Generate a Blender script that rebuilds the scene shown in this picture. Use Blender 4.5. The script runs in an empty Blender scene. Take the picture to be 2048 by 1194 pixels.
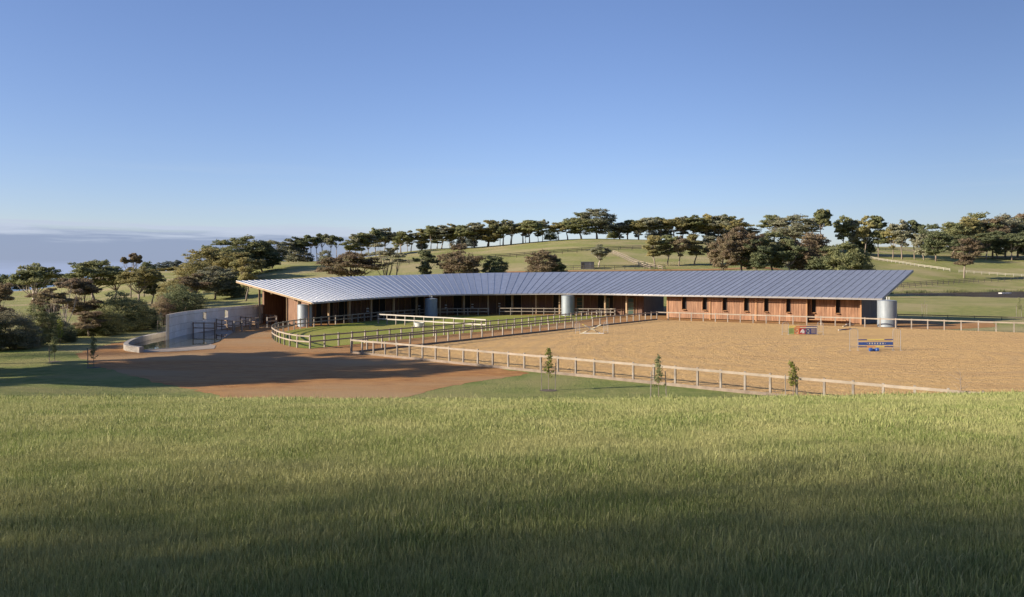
import bpy, math, random
import numpy as np
from mathutils import Vector

random.seed(7)
RNG = np.random.default_rng(7)
S = bpy.context.scene
COL = S.collection
PI = math.pi

# ------------------------------------------------------------------ camera
EYE = 7.0                      # metres above the arena surface
FPX, CX, HY = 1500.0, 1024.0, 548.0   # focal length, centre column and horizon row of the 2048 px frame
cam = bpy.data.cameras.new('camera')
cam.sensor_width = 36.0
cam.lens = 36.0 * FPX / 2048.0
cam.shift_y = -(597.0 - HY) / 2048.0
cam.clip_end = 90000.0
cam.clip_start = 0.1
camo = bpy.data.objects.new('camera', cam)
camo.location = (0, 0, EYE)
camo.rotation_euler = (PI / 2, 0, 0)
COL.objects.link(camo)
S.camera = camo

# ------------------------------------------------------------------ light
SUN_EL = math.radians(19.7)
SDIR = Vector((0.965, 0.26, 0)).normalized()      # the way shadows fall on the ground
SKY_STRENGTH = 0.09
world = bpy.data.worlds.new('World')
S.world = world
world.use_nodes = True
wn, wl = world.node_tree.nodes, world.node_tree.links
wn.clear()
def wnode(t, **kw):
    n = wn.new(t)
    for k, v in kw.items():
        setattr(n, k, v)
    return n
w_out = wnode('ShaderNodeOutputWorld')
w_bg = wnode('ShaderNodeBackground')
w_bg.inputs['Strength'].default_value = SKY_STRENGTH
sky = wnode('ShaderNodeTexSky', sky_type='NISHITA', sun_disc=False)
sky.sun_elevation = SUN_EL
# Blender's sky: rotation 0 puts the sun at +Y, growing clockwise seen from above
sky.sun_rotation = math.atan2(-SDIR.x, -SDIR.y)
sky.altitude = 0
sky.air_density = 1.0
sky.dust_density = 0.4
sky.ozone_density = 3.0
hs = wnode('ShaderNodeHueSaturation')
hs.inputs['Saturation'].default_value = 1.0
hs.inputs['Value'].default_value = 1.0
tint = wnode('ShaderNodeMix', data_type='RGBA', blend_type='MULTIPLY')
tint.inputs['Factor'].default_value = 1.0
tint.inputs['B'].default_value = (1.12, 1.06, 1.27, 1)
wl.new(sky.outputs[0], tint.inputs['A'])
# the sky deepens away from the sun, to the right
vm = wnode('ShaderNodeVectorMath', operation='SCALE')
wl.new(tint.outputs['Result'], vm.inputs[0])
wl.new(vm.outputs[0], hs.inputs['Color'])
tc = wnode('ShaderNodeTexCoord')
sep = wnode('ShaderNodeSeparateXYZ')
wl.new(tc.outputs['Generated'], sep.inputs[0])
def wmath(op, a, b=None, c=None, clamp=False):
    n = wnode('ShaderNodeMath', operation=op, use_clamp=clamp)
    for i, v in enumerate((a, b, c)):
        if v is None:
            continue
        if isinstance(v, (int, float)):
            n.inputs[i].default_value = v
        else:
            wl.new(v, n.inputs[i])
    return n.outputs[0]
def wramp(v, a, b):
    n = wnode('ShaderNodeMapRange', interpolation_type='SMOOTHSTEP')
    wl.new(v, n.inputs['Value'])
    n.inputs['From Min'].default_value = a
    n.inputs['From Max'].default_value = b
    return n.outputs['Result']
deep = wnode('ShaderNodeValToRGB')
deep.color_ramp.interpolation = 'B_SPLINE'
for k_, (p_, v_) in enumerate(((0.0, .66), (.20, .66), (.40, .84), (.58, .84), (.76, .46), (1.0, .44))):
    e_ = deep.color_ramp.elements[k_] if k_ < 2 else deep.color_ramp.elements.new(p_)
    if k_ < 2: e_.position = p_
    e_.color = (v_, v_, v_, 1)
wl.new(wmath('MULTIPLY_ADD', sep.outputs['X'], .5, .5), deep.inputs['Fac'])
wl.new(deep.outputs['Color'], vm.inputs['Scale'])
mp = wnode('ShaderNodeMapping')
mp.inputs['Scale'].default_value = (5, 5, 90)
wl.new(tc.outputs['Generated'], mp.inputs[0])
nz = wnode('ShaderNodeTexNoise')
nz.inputs['Scale'].default_value = 1.6
nz.inputs['Detail'].default_value = 7
nz.inputs['Roughness'].default_value = 0.6
wl.new(mp.outputs[0], nz.inputs['Vector'])
# bank of low stratus over the sea to the left
edge = wmath('SUBTRACT', wmath('MULTIPLY_ADD', nz.outputs['Fac'], 0.045, 0.0385), sep.outputs['Z'])
bank = wramp(edge, -0.003, 0.010)
az = wramp(wmath('MULTIPLY_ADD', nz.outputs['Fac'], 0.10, sep.outputs['X']), 0.02, -0.22)
bank = wmath('MULTIPLY', bank, az)
shade = wramp(wmath('MULTIPLY_ADD', nz.outputs['Fac'], 0.060, sep.outputs['Z']), 0.068, 0.088)
ccol = wnode('ShaderNodeMix', data_type='RGBA')
wl.new(shade, ccol.inputs['Factor'])
ccol.inputs['A'].default_value = (1.62, 2.02, 2.95, 1)
ccol.inputs['B'].default_value = (3.0, 3.4, 4.2, 1)
lowc = wnode('ShaderNodeMix', data_type='RGBA')
wl.new(wramp(wmath('MULTIPLY_ADD', nz.outputs['Fac'], .02, sep.outputs['Z']), .030, .012), lowc.inputs['Factor'])
wl.new(ccol.outputs['Result'], lowc.inputs['A'])
lowc.inputs['B'].default_value = (2.05, 2.55, 3.85, 1)
mixc = wnode('ShaderNodeMix', data_type='RGBA')
wl.new(wmath('MULTIPLY', bank, 0.92), mixc.inputs['Factor'])
# faint high haze streaks low in the right half
mp2 = wnode('ShaderNodeMapping')
mp2.inputs['Scale'].default_value = (1.5, 1.5, 26)
wl.new(tc.outputs['Generated'], mp2.inputs[0])
nz2 = wnode('ShaderNodeTexNoise')
nz2.inputs['Scale'].default_value = 2.4
nz2.inputs['Detail'].default_value = 5
wl.new(mp2.outputs[0], nz2.inputs['Vector'])
cir = wmath('MULTIPLY', wramp(nz2.outputs['Fac'], 0.5, 0.8),
            wmath('MULTIPLY', wramp(sep.outputs['Z'], 0.17, 0.08), 0.30))
mixh = wnode('ShaderNodeMix', data_type='RGBA')
wl.new(cir, mixh.inputs['Factor'])
mixh.inputs['B'].default_value = (2.9, 3.5, 4.3, 1)
wl.new(hs.outputs[0], mixh.inputs['A'])
wl.new(mixh.outputs['Result'], mixc.inputs['A'])
wl.new(lowc.outputs['Result'], mixc.inputs['B'])
wl.new(mixc.outputs['Result'], w_bg.inputs['Color'])
wl.new(w_bg.outputs[0], w_out.inputs[0])

sun = bpy.data.lights.new('sun', 'SUN')
sun.energy = 4.8
sun.color = (1.0, 0.87, 0.70)
sun.angle = math.radians(0.6)
suno = bpy.data.objects.new('sun', sun)
suno.rotation_euler = Vector((SDIR.x, SDIR.y, -math.tan(SUN_EL))).to_track_quat('-Z', 'Y').to_euler()
suno.location = (-60, -20, 60)
COL.objects.link(suno)

S.view_settings.view_transform = 'Standard'
S.view_settings.look = 'None'
S.view_settings.gamma = 1.0
S.view_settings.use_curve_mapping = False
S.view_settings.exposure = 1.0
S.cycles.max_bounces = 5
S.cycles.diffuse_bounces = 3
S.cycles.glossy_bounces = 2
S.cycles.transmission_bounces = 2
S.cycles.transparent_max_bounces = 4
S.cycles.use_denoising = True

# ------------------------------------------------------------------ helpers
def P(px, py, z=0.0):
    """plan point where the sight line of a photo pixel meets height z"""
    Y = (EYE - z) * FPX / (py - HY)
    return ((px - CX) / FPX * Y, Y)

def pxy(px, Y):
    return ((px - CX) / FPX * Y, Y)

def tag(o, label=None, cat=None, group=None, kind=None):
    if label: o['label'] = label
    if cat: o['category'] = cat
    if group: o['group'] = group
    if kind: o['kind'] = kind
    return o

def empty(name, loc=(0, 0, 0), rz=0.0, **kw):
    o = bpy.data.objects.new(name, None)
    o.location = loc
    o.rotation_euler = (0, 0, rz)
    o.empty_display_size = 0.3
    COL.objects.link(o)
    return tag(o, **kw)

def mesh_obj(name, verts, faces, mat=None, parent=None, smooth=False, loc=None, **kw):
    me = bpy.data.meshes.new(name)
    me.from_pydata([tuple(v) for v in verts], [], [tuple(f) for f in faces])
    if mat: me.materials.append(mat)
    if smooth: me.polygons.foreach_set('use_smooth', [True] * len(me.polygons))
    me.update()
    o = bpy.data.objects.new(name, me)
    if loc: o.location = loc
    if parent: o.parent = parent
    COL.objects.link(o)
    return tag(o, **kw)

BOXV = [(x, y, z) for x in (-.5, .5) for y in (-.5, .5) for z in (-.5, .5)]
BOXF = [(0, 1, 3, 2), (4, 6, 7, 5), (0, 4, 5, 1), (2, 3, 7, 6), (0, 2, 6, 4), (1, 5, 7, 3)]
_ub = {}
def unit_box(mat):
    if mat.name not in _ub:
        me = bpy.data.meshes.new('box_' + mat.name)
        me.from_pydata(BOXV, [], BOXF)
        me.materials.append(mat)
        _ub[mat.name] = me
    return _ub[mat.name]

def box(name, parent, c, size, mat, rz=0.0, rot=None, **kw):
    o = bpy.data.objects.new(name, unit_box(mat))
    o.location = c
    o.scale = size
    o.rotation_euler = rot if rot else (0, 0, rz)
    if parent: o.parent = parent
    COL.objects.link(o)
    return tag(o, **kw)

def beam(name, parent, a, b, w, h, mat, **kw):
    """a box from point a to point b: w wide, h tall"""
    a, b = Vector(a), Vector(b)
    d = b - a
    rz = math.atan2(d.y, d.x)
    ry = -math.atan2(d.z, math.hypot(d.x, d.y))
    return box(name, parent, (a + b) / 2, (d.length, w, h), mat, rot=(0, ry, rz), **kw)

class MB:
    """collects geometry for ONE mesh"""
    def __init__(s): s.v, s.f = [], []
    def add(s, vs, fs):
        n = len(s.v)
        s.v += [tuple(v) for v in vs]
        s.f += [tuple(i + n for i in f) for f in fs]
    def box(s, c, size, rz=0.0):
        cs, sn = math.cos(rz), math.sin(rz)
        s.add([(c[0] + x * size[0] * cs - y * size[1] * sn, c[1] + x * size[0] * sn + y * size[1] * cs, c[2] + z * size[2]) for x, y, z in BOXV], BOXF)
    def tube(s, pts, rad, sides=6, cap=True):
        pts = [Vector(p) for p in pts]
        n0 = len(s.v)
        for i, p in enumerate(pts):
            d = (pts[min(i + 1, len(pts) - 1)] - pts[max(i - 1, 0)]).normalized()
            u = d.cross(Vector((0.13, 0.21, 1)) if abs(d.z) < .9 else Vector((1, 0.1, 0))).normalized()
            w = d.cross(u)
            for k in range(sides):
                a = 2 * PI * k / sides
                s.v.append(tuple(p + (u * math.cos(a) + w * math.sin(a)) * rad[i]))
        for i in range(len(pts) - 1):
            for k in range(sides):
                a, b = n0 + i * sides + k, n0 + i * sides + (k + 1) % sides
                s.f.append((a, a + sides, b + sides, b))
        if cap:
            s.f.append(tuple(n0 + k for k in range(sides)))
            s.f.append(tuple(n0 + (len(pts) - 1) * sides + k for k in reversed(range(sides))))
    def prism(s, poly, z0, z1):
        n = len(poly)
        s.add([(x, y, z0) for x, y in poly] + [(x, y, z1) for x, y in poly],
              [tuple(reversed(range(n))), tuple(range(n, 2 * n))] + [(i, (i + 1) % n, (i + 1) % n + n, i + n) for i in range(n)])
    def build(s, name, mat, parent=None, smooth=False, loc=None, **kw):
        return mesh_obj(name, s.v, s.f, mat, parent, smooth, loc, **kw)

# ------------------------------------------------------------------ materials
def new_mat(name):
    m = bpy.data.materials.new(name)
    m.use_nodes = True
    return m, m.node_tree.nodes, m.node_tree.links, m.node_tree.nodes['Principled BSDF']

def noise_mat(name, c1, c2, scale=3.0, rough=0.85, detail=6, bump=0.0, bscale=None, metal=0.0,
              stretch=(1, 1, 1), c3=None, scale3=0.3, lo=0.35, hi=0.65, coord='Object', obj_rand=0.0, spec=None, bdist=0.05):
    m, n, l, p = new_mat(name)
    t = n.new('ShaderNodeTexCoord')
    g = n.new('ShaderNodeNewGeometry')
    src = t.outputs['Object'] if coord == 'Object' else g.outputs['Position']
    mpn = n.new('ShaderNodeMapping')
    mpn.inputs['Scale'].default_value = stretch
    l.new(src, mpn.inputs[0])
    nt = n.new('ShaderNodeTexNoise')
    nt.inputs['Scale'].default_value = scale
    nt.inputs['Detail'].default_value = detail
    nt.inputs['Roughness'].default_value = 0.65
    l.new(mpn.outputs[0], nt.inputs['Vector'])
    mr = n.new('ShaderNodeMapRange')
    mr.inputs['From Min'].default_value = lo
    mr.inputs['From Max'].default_value = hi
    l.new(nt.outputs['Fac'], mr.inputs['Value'])
    mx = n.new('ShaderNodeMix'); mx.data_type = 'RGBA'
    mx.inputs['A'].default_value = (*c1, 1)
    mx.inputs['B'].default_value = (*c2, 1)
    l.new(mr.outputs[0], mx.inputs['Factor'])
    out = mx.outputs['Result']
    if c3:
        n3 = n.new('ShaderNodeTexNoise')
        n3.inputs['Scale'].default_value = scale3
        n3.inputs['Detail'].default_value = 5
        l.new(mpn.outputs[0], n3.inputs['Vector'])
        m3 = n.new('ShaderNodeMapRange')
        m3.inputs['From Min'].default_value = 0.42
        m3.inputs['From Max'].default_value = 0.68
        l.new(n3.outputs['Fac'], m3.inputs['Value'])
        mx3 = n.new('ShaderNodeMix'); mx3.data_type = 'RGBA'
        l.new(m3.outputs[0], mx3.inputs['Factor'])
        l.new(out, mx3.inputs['A'])
        mx3.inputs['B'].default_value = (*c3, 1)
        out = mx3.outputs['Result']
    if obj_rand:
        oi = n.new('ShaderNodeObjectInfo')
        hv = n.new('ShaderNodeHueSaturation')
        mm = n.new('ShaderNodeMapRange')
        mm.inputs['To Min'].default_value = 1 - obj_rand
        mm.inputs['To Max'].default_value = 1 + obj_rand
        l.new(oi.outputs['Random'], mm.inputs['Value'])
        l.new(mm.outputs[0], hv.inputs['Value'])
        l.new(out, hv.inputs['Color'])
        out = hv.outputs['Color']
    l.new(out, p.inputs['Base Color'])
    p.inputs['Roughness'].default_value = rough
    p.inputs['Metallic'].default_value = metal
    if spec is not None:
        p.inputs['Specular IOR Level'].default_value = spec
    if bump:
        nb = n.new('ShaderNodeTexNoise')
        nb.inputs['Scale'].default_value = bscale or scale
        nb.inputs['Detail'].default_value = 8
        nb.inputs['Roughness'].default_value = 0.7
        l.new(mpn.outputs[0], nb.inputs['Vector'])
        b = n.new('ShaderNodeBump')
        b.inputs['Strength'].default_value = bump
        b.inputs['Distance'].default_value = bdist
        l.new(nb.outputs['Fac'], b.inputs['Height'])
        l.new(b.outputs[0], p.inputs['Normal'])
    return m

M = {}
M['pasture'] = noise_mat('pasture', (0.175, 0.198, 0.060), (0.285, 0.275, 0.100), 0.7, c3=(0.350, 0.295, 0.155), scale3=0.05, bump=1.0, bscale=3.0, coord='World', spec=0.1, bdist=0.15)
M['lawn'] = noise_mat('lawn', (0.185, 0.220, 0.036), (0.25, 0.265, 0.055), 1.2, c3=(0.29, 0.265, 0.075), scale3=0.10, bump=0.5, bscale=9.0, coord='World', spec=0.1)
M['gravel'] = noise_mat('gravel', (0.255, 0.120, 0.042), (0.415, 0.220, 0.080), 1.5, stretch=(.45, 1.3, 1), c3=(0.34, 0.225, 0.115), scale3=0.12, bump=0.6, bscale=9.0, coord='World', spec=0.15)
M['concrete'] = noise_mat('concrete', (0.70, 0.69, 0.67), (0.84, 0.82, 0.79), 1.5, c3=(0.68, 0.64, 0.58), scale3=0.5, bump=0.3, bscale=20, obj_rand=0.10, coord='World')
M['worn_concrete'] = noise_mat('worn_concrete', (0.28, 0.26, 0.23), (0.40, 0.37, 0.33), 1.5, c3=(0.30, 0.27, 0.22), scale3=0.5, bump=0.3, bscale=20, obj_rand=0.08, coord='World')  # darker copy for sunlit concrete; the tall wall's copy is brightened for its shade
M['paving'] = noise_mat('paving', (0.26, 0.21, 0.16), (0.34, 0.28, 0.22), 1.5, bump=0.1, bscale=20, coord='World')
M['fence_wood'] = noise_mat('fence_wood', (0.175, 0.150, 0.125), (0.285, 0.25, 0.21), 2.0, rough=0.8, stretch=(1, 1, 1), obj_rand=0.13, coord='World')
M['rail_wood'] = noise_mat('rail_wood', (0.23, 0.19, 0.145), (0.33, 0.275, 0.215), 1.6, rough=0.75, obj_rand=0.10, coord='World')
M['white_rail'] = noise_mat('white_rail', (0.34, 0.31, 0.265), (0.42, 0.385, 0.33), 2.0, rough=0.6, obj_rand=0.05, coord='World')
M['kick_board'] = noise_mat('kick_board', (0.17, 0.13, 0.10), (0.25, 0.20, 0.155), 2.0, obj_rand=0.1, coord='World')
M['dark_fence'] = noise_mat('dark_fence', (0.055, 0.048, 0.04), (0.09, 0.08, 0.065), 2.0, coord='World')
M['cedar'] = noise_mat('cedar', (0.17, 0.078, 0.038), (0.31, 0.165, 0.088), 5.0, rough=0.7, stretch=(1, 1, 0.12), obj_rand=0.16, coord='World')
M['cedar_trim'] = noise_mat('cedar_trim', (0.30, 0.15, 0.068), (0.38, 0.21, 0.10), 4.0, rough=0.7, stretch=(1, 1, .2), coord='World')
M['pine'] = noise_mat('pine', (0.30, 0.20, 0.11), (0.40, 0.29, 0.17), 4.0, rough=0.7, stretch=(1, 1, .2), obj_rand=0.08, coord='World')
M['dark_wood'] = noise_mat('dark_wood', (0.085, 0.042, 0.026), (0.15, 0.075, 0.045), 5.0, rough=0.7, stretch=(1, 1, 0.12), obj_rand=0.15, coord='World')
M['dark_trim'] = noise_mat('dark_trim', (0.17, 0.10, 0.05), (0.24, 0.15, 0.08), 5.0, rough=0.7, stretch=(1, 1, 0.2), obj_rand=0.2, coord='World')
M['black'] = noise_mat('black', (0.012, 0.012, 0.012), (0.025, 0.022, 0.02), 3.0, rough=0.9)
M['slate_wall'] = noise_mat('slate_wall', (0.085, 0.085, 0.10), (0.115, 0.115, 0.13), 3.0, rough=0.6, stretch=(1, 1, .1), coord='World')
M['soffit'] = noise_mat('soffit', (0.20, 0.13, 0.08), (0.28, 0.19, 0.12), 2.0)
M['roof_metal'] = noise_mat('roof_metal', (0.535, 0.545, 0.555), (0.645, 0.655, 0.66), 1.2, rough=0.40, metal=0.82, obj_rand=0.06, coord='World')
M['seam_metal'] = noise_mat('seam_metal', (0.19, 0.20, 0.215), (0.25, 0.26, 0.275), 2.0, rough=0.5, metal=0.35, coord='World')
M['gutter'] = noise_mat('gutter', (0.25, 0.24, 0.235), (0.31, 0.295, 0.285), 2.0, rough=0.5, metal=0.2)
M['tank_metal'] = noise_mat('tank_metal', (0.22, 0.255, 0.28), (0.29, 0.325, 0.35), 2.5, rough=0.58, metal=0.35, stretch=(1, 1, .3))
M['white_paint'] = noise_mat('white_paint', (0.52, 0.52, 0.50), (0.60, 0.59, 0.57), 3.0, rough=0.5)
M['grey_metal'] = noise_mat('grey_metal', (0.30, 0.31, 0.32), (0.38, 0.39, 0.40), 3.0, rough=0.5, metal=0.5)
M['pale_pole'] = noise_mat('pale_pole', (0.55, 0.52, 0.38), (0.62, 0.59, 0.45), 3.0, rough=0.5)
M['yellow_paint'] = noise_mat('yellow_paint', (0.62, 0.50, 0.10), (0.68, 0.55, 0.14), 3.0, rough=0.5)
M['orange_paint'] = noise_mat('orange_paint', (0.58, 0.19, 0.07), (0.63, 0.23, 0.09), 3.0, rough=0.5)
M['red_paint'] = noise_mat('red_paint', (0.42, 0.04, 0.04), (0.48, 0.05, 0.05), 3.0, rough=0.5)
M['green_paint'] = noise_mat('green_paint', (0.24, 0.33, 0.11), (0.29, 0.38, 0.14), 3.0, rough=0.5)
M['navy_paint'] = noise_mat('navy_paint', (0.025, 0.035, 0.14), (0.035, 0.05, 0.18), 3.0, rough=0.5)
M['blue_paint'] = noise_mat('blue_paint', (0.022, 0.065, 0.24), (0.03, 0.085, 0.29), 3.0, rough=0.45)
M['bark'] = noise_mat('bark', (0.14, 0.105, 0.08), (0.26, 0.21, 0.17), 1.5, c3=(0.34, 0.29, 0.24), scale3=0.5, stretch=(1, 1, .3))
M['pale_bark'] = noise_mat('pale_bark', (0.34, 0.28, 0.24), (0.50, 0.44, 0.38), 1.2, stretch=(1, 1, .3))
M['earth'] = noise_mat('earth', (0.075, 0.058, 0.04), (0.13, 0.10, 0.07), 3.0, bump=.6, bscale=12, coord='World')

def sand_mat():
    m, n, l, p = new_mat('sand')
    g = n.new('ShaderNodeNewGeometry')
    def noise(scale, detail=6, rough=.65, st=None):
        t = n.new('ShaderNodeTexNoise')
        t.inputs['Scale'].default_value = scale
        t.inputs['Detail'].default_value = detail
        t.inputs['Roughness'].default_value = rough
        if st:
            mp_ = n.new('ShaderNodeMapping'); mp_.inputs['Scale'].default_value = st
            mp_.inputs['Rotation'].default_value = (0, 0, .4)
            l.new(g.outputs['Position'], mp_.inputs[0]); l.new(mp_.outputs[0], t.inputs['Vector'])
        else:
            l.new(g.outputs['Position'], t.inputs['Vector'])
        return t.outputs['Fac']
    def mix(f, a, b, lo, hi):
        mr = n.new('ShaderNodeMapRange'); mr.inputs['From Min'].default_value = lo; mr.inputs['From Max'].default_value = hi
        l.new(f, mr.inputs['Value'])
        x = n.new('ShaderNodeMix'); x.data_type = 'RGBA'
        l.new(mr.outputs[0], x.inputs['Factor'])
        for k, v in (('A', a), ('B', b)):
            if isinstance(v, tuple): x.inputs[k].default_value = (*v, 1)
            else: l.new(v, x.inputs[k])
        return x.outputs['Result']
    c = mix(noise(2.6, 9, .8), (0.44, 0.275, 0.113), (0.68, 0.455, 0.200), .35, .65)
    c = mix(noise(.13, 4, .6, (1, 2.2, 1)), c, (0.46, 0.295, 0.135), .48, .72)
    c = mix(noise(.5, 3, .6, (.5, 3.0, 1)), c, (0.72, 0.49, 0.21), .60, .80)
    mpw = n.new('ShaderNodeMapping'); mpw.inputs['Location'].default_value = (-34, -66, 0)
    l.new(g.outputs['Position'], mpw.inputs[0])
    wv = n.new('ShaderNodeTexWave'); wv.wave_type = 'RINGS'; wv.rings_direction = 'Z'
    wv.inputs['Scale'].default_value = .16; wv.inputs['Distortion'].default_value = 5.0; wv.inputs['Detail'].default_value = 4; wv.inputs['Detail Scale'].default_value = 1.2
    l.new(mpw.outputs[0], wv.inputs['Vector'])
    wm = n.new('ShaderNodeMath'); wm.operation = 'MULTIPLY'
    l.new(wv.outputs['Fac'], wm.inputs[0]); l.new(noise(.09, 3), wm.inputs[1])
    c = mix(wm.outputs[0], c, (0.44, 0.30, 0.155), .15, 1.0)
    l.new(c, p.inputs['Base Color'])
    p.inputs['Roughness'].default_value = .95
    p.inputs['Specular IOR Level'].default_value = .1
    ad = n.new('ShaderNodeMath'); ad.operation = 'ADD'
    l.new(noise(1.3, 8, .75), ad.inputs[0]); l.new(noise(.5, 3, .6, (.5, 3.0, 1)), ad.inputs[1])
    b = n.new('ShaderNodeBump'); b.inputs['Strength'].default_value = 1.0; b.inputs['Distance'].default_value = .22
    l.new(ad.outputs[0], b.inputs['Height']); l.new(b.outputs[0], p.inputs['Normal'])
    return m
M['sand'] = sand_mat()

def water_mat(name, col, rough, bump, scale=3.0):
    m, n, l, p = new_mat(name)
    p.inputs['Base Color'].default_value = (*col, 1)
    p.inputs['Roughness'].default_value = rough
    p.inputs['IOR'].default_value = 1.33
    g = n.new('ShaderNodeNewGeometry')
    t = n.new('ShaderNodeTexNoise'); t.inputs['Scale'].default_value = scale; t.inputs['Detail'].default_value = 3
    l.new(g.outputs['Position'], t.inputs['Vector'])
    b = n.new('ShaderNodeBump'); b.inputs['Strength'].default_value = bump; b.inputs['Distance'].default_value = .02
    l.new(t.outputs['Fac'], b.inputs['Height']); l.new(b.outputs[0], p.inputs['Normal'])
    return m
M['pool_water'] = water_mat('pool_water', (0.045, 0.055, 0.045), 0.02, 0.03)
M['sea_water'] = water_mat('sea_water', (0.05, 0.09, 0.16), 0.25, 0.6, 0.02)
def dam_mat():
    m, n, l, p = new_mat('dam_water')
    d = n.new('ShaderNodeBsdfDiffuse'); d.inputs['Color'].default_value = (.050, .038, .030, 1)
    g = n.new('ShaderNodeBsdfGlossy'); g.inputs['Roughness'].default_value = .18; g.inputs['Color'].default_value = (.8, .8, .8, 1)
    ge = n.new('ShaderNodeNewGeometry'); t = n.new('ShaderNodeTexNoise'); t.inputs['Scale'].default_value = .05; t.inputs['Detail'].default_value = 3
    l.new(ge.outputs['Position'], t.inputs['Vector'])
    mr = n.new('ShaderNodeMapRange'); mr.inputs['To Min'].default_value = .05; mr.inputs['To Max'].default_value = .35
    l.new(t.outputs['Fac'], mr.inputs['Value'])
    x = n.new('ShaderNodeMixShader'); l.new(mr.outputs[0], x.inputs[0]); l.new(d.outputs[0], x.inputs[1]); l.new(g.outputs[0], x.inputs[2])
    l.new(x.outputs[0], n['Material Output'].inputs['Surface'])
    return m
M['dam_water'] = dam_mat()
def glass_mat():
    m, n, l, p = new_mat('glass')
    p.inputs['Base Color'].default_value = (.05, .08, .07, 1)
    p.inputs['Roughness'].default_value = .04
    p.inputs['IOR'].default_value = 1.6
    return m
M['glass'] = glass_mat()

def leaf_mat(name, dark, light, tip, trans=0.50, nscale=0.35):
    m, n, l, p = new_mat(name)
    g = n.new('ShaderNodeNewGeometry')
    oi = n.new('ShaderNodeObjectInfo')
    t = n.new('ShaderNodeTexNoise'); t.inputs['Scale'].default_value = nscale; t.inputs['Detail'].default_value = 3
    l.new(g.outputs['Position'], t.inputs['Vector'])
    mr = n.new('ShaderNodeMapRange'); mr.inputs['From Min'].default_value = .38; mr.inputs['From Max'].default_value = .62
    l.new(t.outputs['Fac'], mr.inputs['Value'])
    a = n.new('ShaderNodeMix'); a.data_type = 'RGBA'
    l.new(g.outputs['Random Per Island'], a.inputs['Factor'])
    a.inputs['A'].default_value = (*dark, 1); a.inputs['B'].default_value = (*light, 1)
    b = n.new('ShaderNodeMix'); b.data_type = 'RGBA'
    sc = n.new('ShaderNodeMath'); sc.operation = 'MULTIPLY'; sc.inputs[1].default_value = .65
    l.new(mr.outputs[0], sc.inputs[0]); l.new(sc.outputs[0], b.inputs['Factor'])
    l.new(a.outputs['Result'], b.inputs['A']); b.inputs['B'].default_value = (*tip, 1)
    hv = n.new('ShaderNodeHueSaturation')
    vm = n.new('ShaderNodeMapRange'); vm.inputs['To Min'].default_value = .82; vm.inputs['To Max'].default_value = 1.2
    l.new(oi.outputs['Random'], vm.inputs['Value']); l.new(vm.outputs[0], hv.inputs['Value'])
    l.new(b.outputs['Result'], hv.inputs['Color'])
    l.new(hv.outputs[0], p.inputs['Base Color'])
    p.inputs['Roughness'].default_value = .75
    p.inputs['Specular IOR Level'].default_value = .15
    tr = n.new('ShaderNodeBsdfTranslucent')
    l.new(hv.outputs[0], tr.inputs['Color'])
    ms = n.new('ShaderNodeMixShader'); ms.inputs[0].default_value = trans
    l.new(p.outputs[0], ms.inputs[1]); l.new(tr.outputs[0], ms.inputs[2])
    l.new(ms.outputs[0], n['Material Output'].inputs['Surface'])
    return m
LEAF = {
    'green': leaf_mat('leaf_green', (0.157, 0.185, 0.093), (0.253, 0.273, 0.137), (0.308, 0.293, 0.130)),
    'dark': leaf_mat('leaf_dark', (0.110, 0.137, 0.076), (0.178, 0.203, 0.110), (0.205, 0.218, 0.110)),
    'rust': leaf_mat('leaf_rust', (0.205, 0.153, 0.106), (0.328, 0.246, 0.167), (0.260, 0.235, 0.130)),
    'olive': leaf_mat('leaf_olive', (0.225, 0.225, 0.106), (0.355, 0.328, 0.150), (0.410, 0.335, 0.143)),
    'grey': leaf_mat('leaf_grey', (0.205, 0.225, 0.153), (0.308, 0.315, 0.212), (0.315, 0.284, 0.192)),
    'fresh': leaf_mat('leaf_fresh', (0.110, 0.155, 0.030), (0.200, 0.240, 0.050), (0.220, 0.210, 0.050), .35),
    'blue': leaf_mat('leaf_blue', (0.143, 0.175, 0.164), (0.205, 0.235, 0.218), (0.212, 0.232, 0.198)),
}
def grass_mat():
    m, n, l, p = new_mat('grass_blades')
    g = n.new('ShaderNodeNewGeometry')
    t = n.new('ShaderNodeTexNoise'); t.inputs['Scale'].default_value = .45; t.inputs['Detail'].default_value = 6; t.inputs['Roughness'].default_value = .7
    l.new(g.outputs['Position'], t.inputs['Vector'])
    mr = n.new('ShaderNodeMapRange'); mr.inputs['From Min'].default_value = .40; mr.inputs['From Max'].default_value = .62
    l.new(t.outputs['Fac'], mr.inputs['Value'])
    cr = n.new('ShaderNodeValToRGB')
    e = cr.color_ramp.elements
    e[0].color = (.095, .150, .030, 1); e[0].position = 0
    e[1].color = (.55, .51, .27, 1); e[1].position = 1
    x = cr.color_ramp.elements.new(.5); x.color = (.265, .318, .095, 1)
    x = cr.color_ramp.elements.new(.8); x.color = (.365, .38, .150, 1)
    l.new(g.outputs['Random Per Island'], cr.inputs[0])
    b = n.new('ShaderNodeMix'); b.data_type = 'RGBA'; b.blend_type = 'MIX'
    sc = n.new('ShaderNodeMath'); sc.operation = 'MULTIPLY'; sc.inputs[1].default_value = .75
    l.new(mr.outputs[0], sc.inputs[0]); l.new(sc.outputs[0], b.inputs['Factor'])
    l.new(cr.outputs[0], b.inputs['A']); b.inputs['B'].default_value = (.43, .415, .185, 1)
    l.new(b.outputs['Result'], p.inputs['Base Color'])
    p.inputs['Roughness'].default_value = .6
    p.inputs['Specular IOR Level'].default_value = .25
    tr = n.new('ShaderNodeBsdfTranslucent'); l.new(b.outputs['Result'], tr.inputs['Color'])
    ms = n.new('ShaderNodeMixShader'); ms.inputs[0].default_value = .3
    l.new(p.outputs[0], ms.inputs[1]); l.new(tr.outputs[0], ms.inputs[2])
    l.new(ms.outputs[0], n['Material Output'].inputs['Surface'])
    return m
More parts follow.
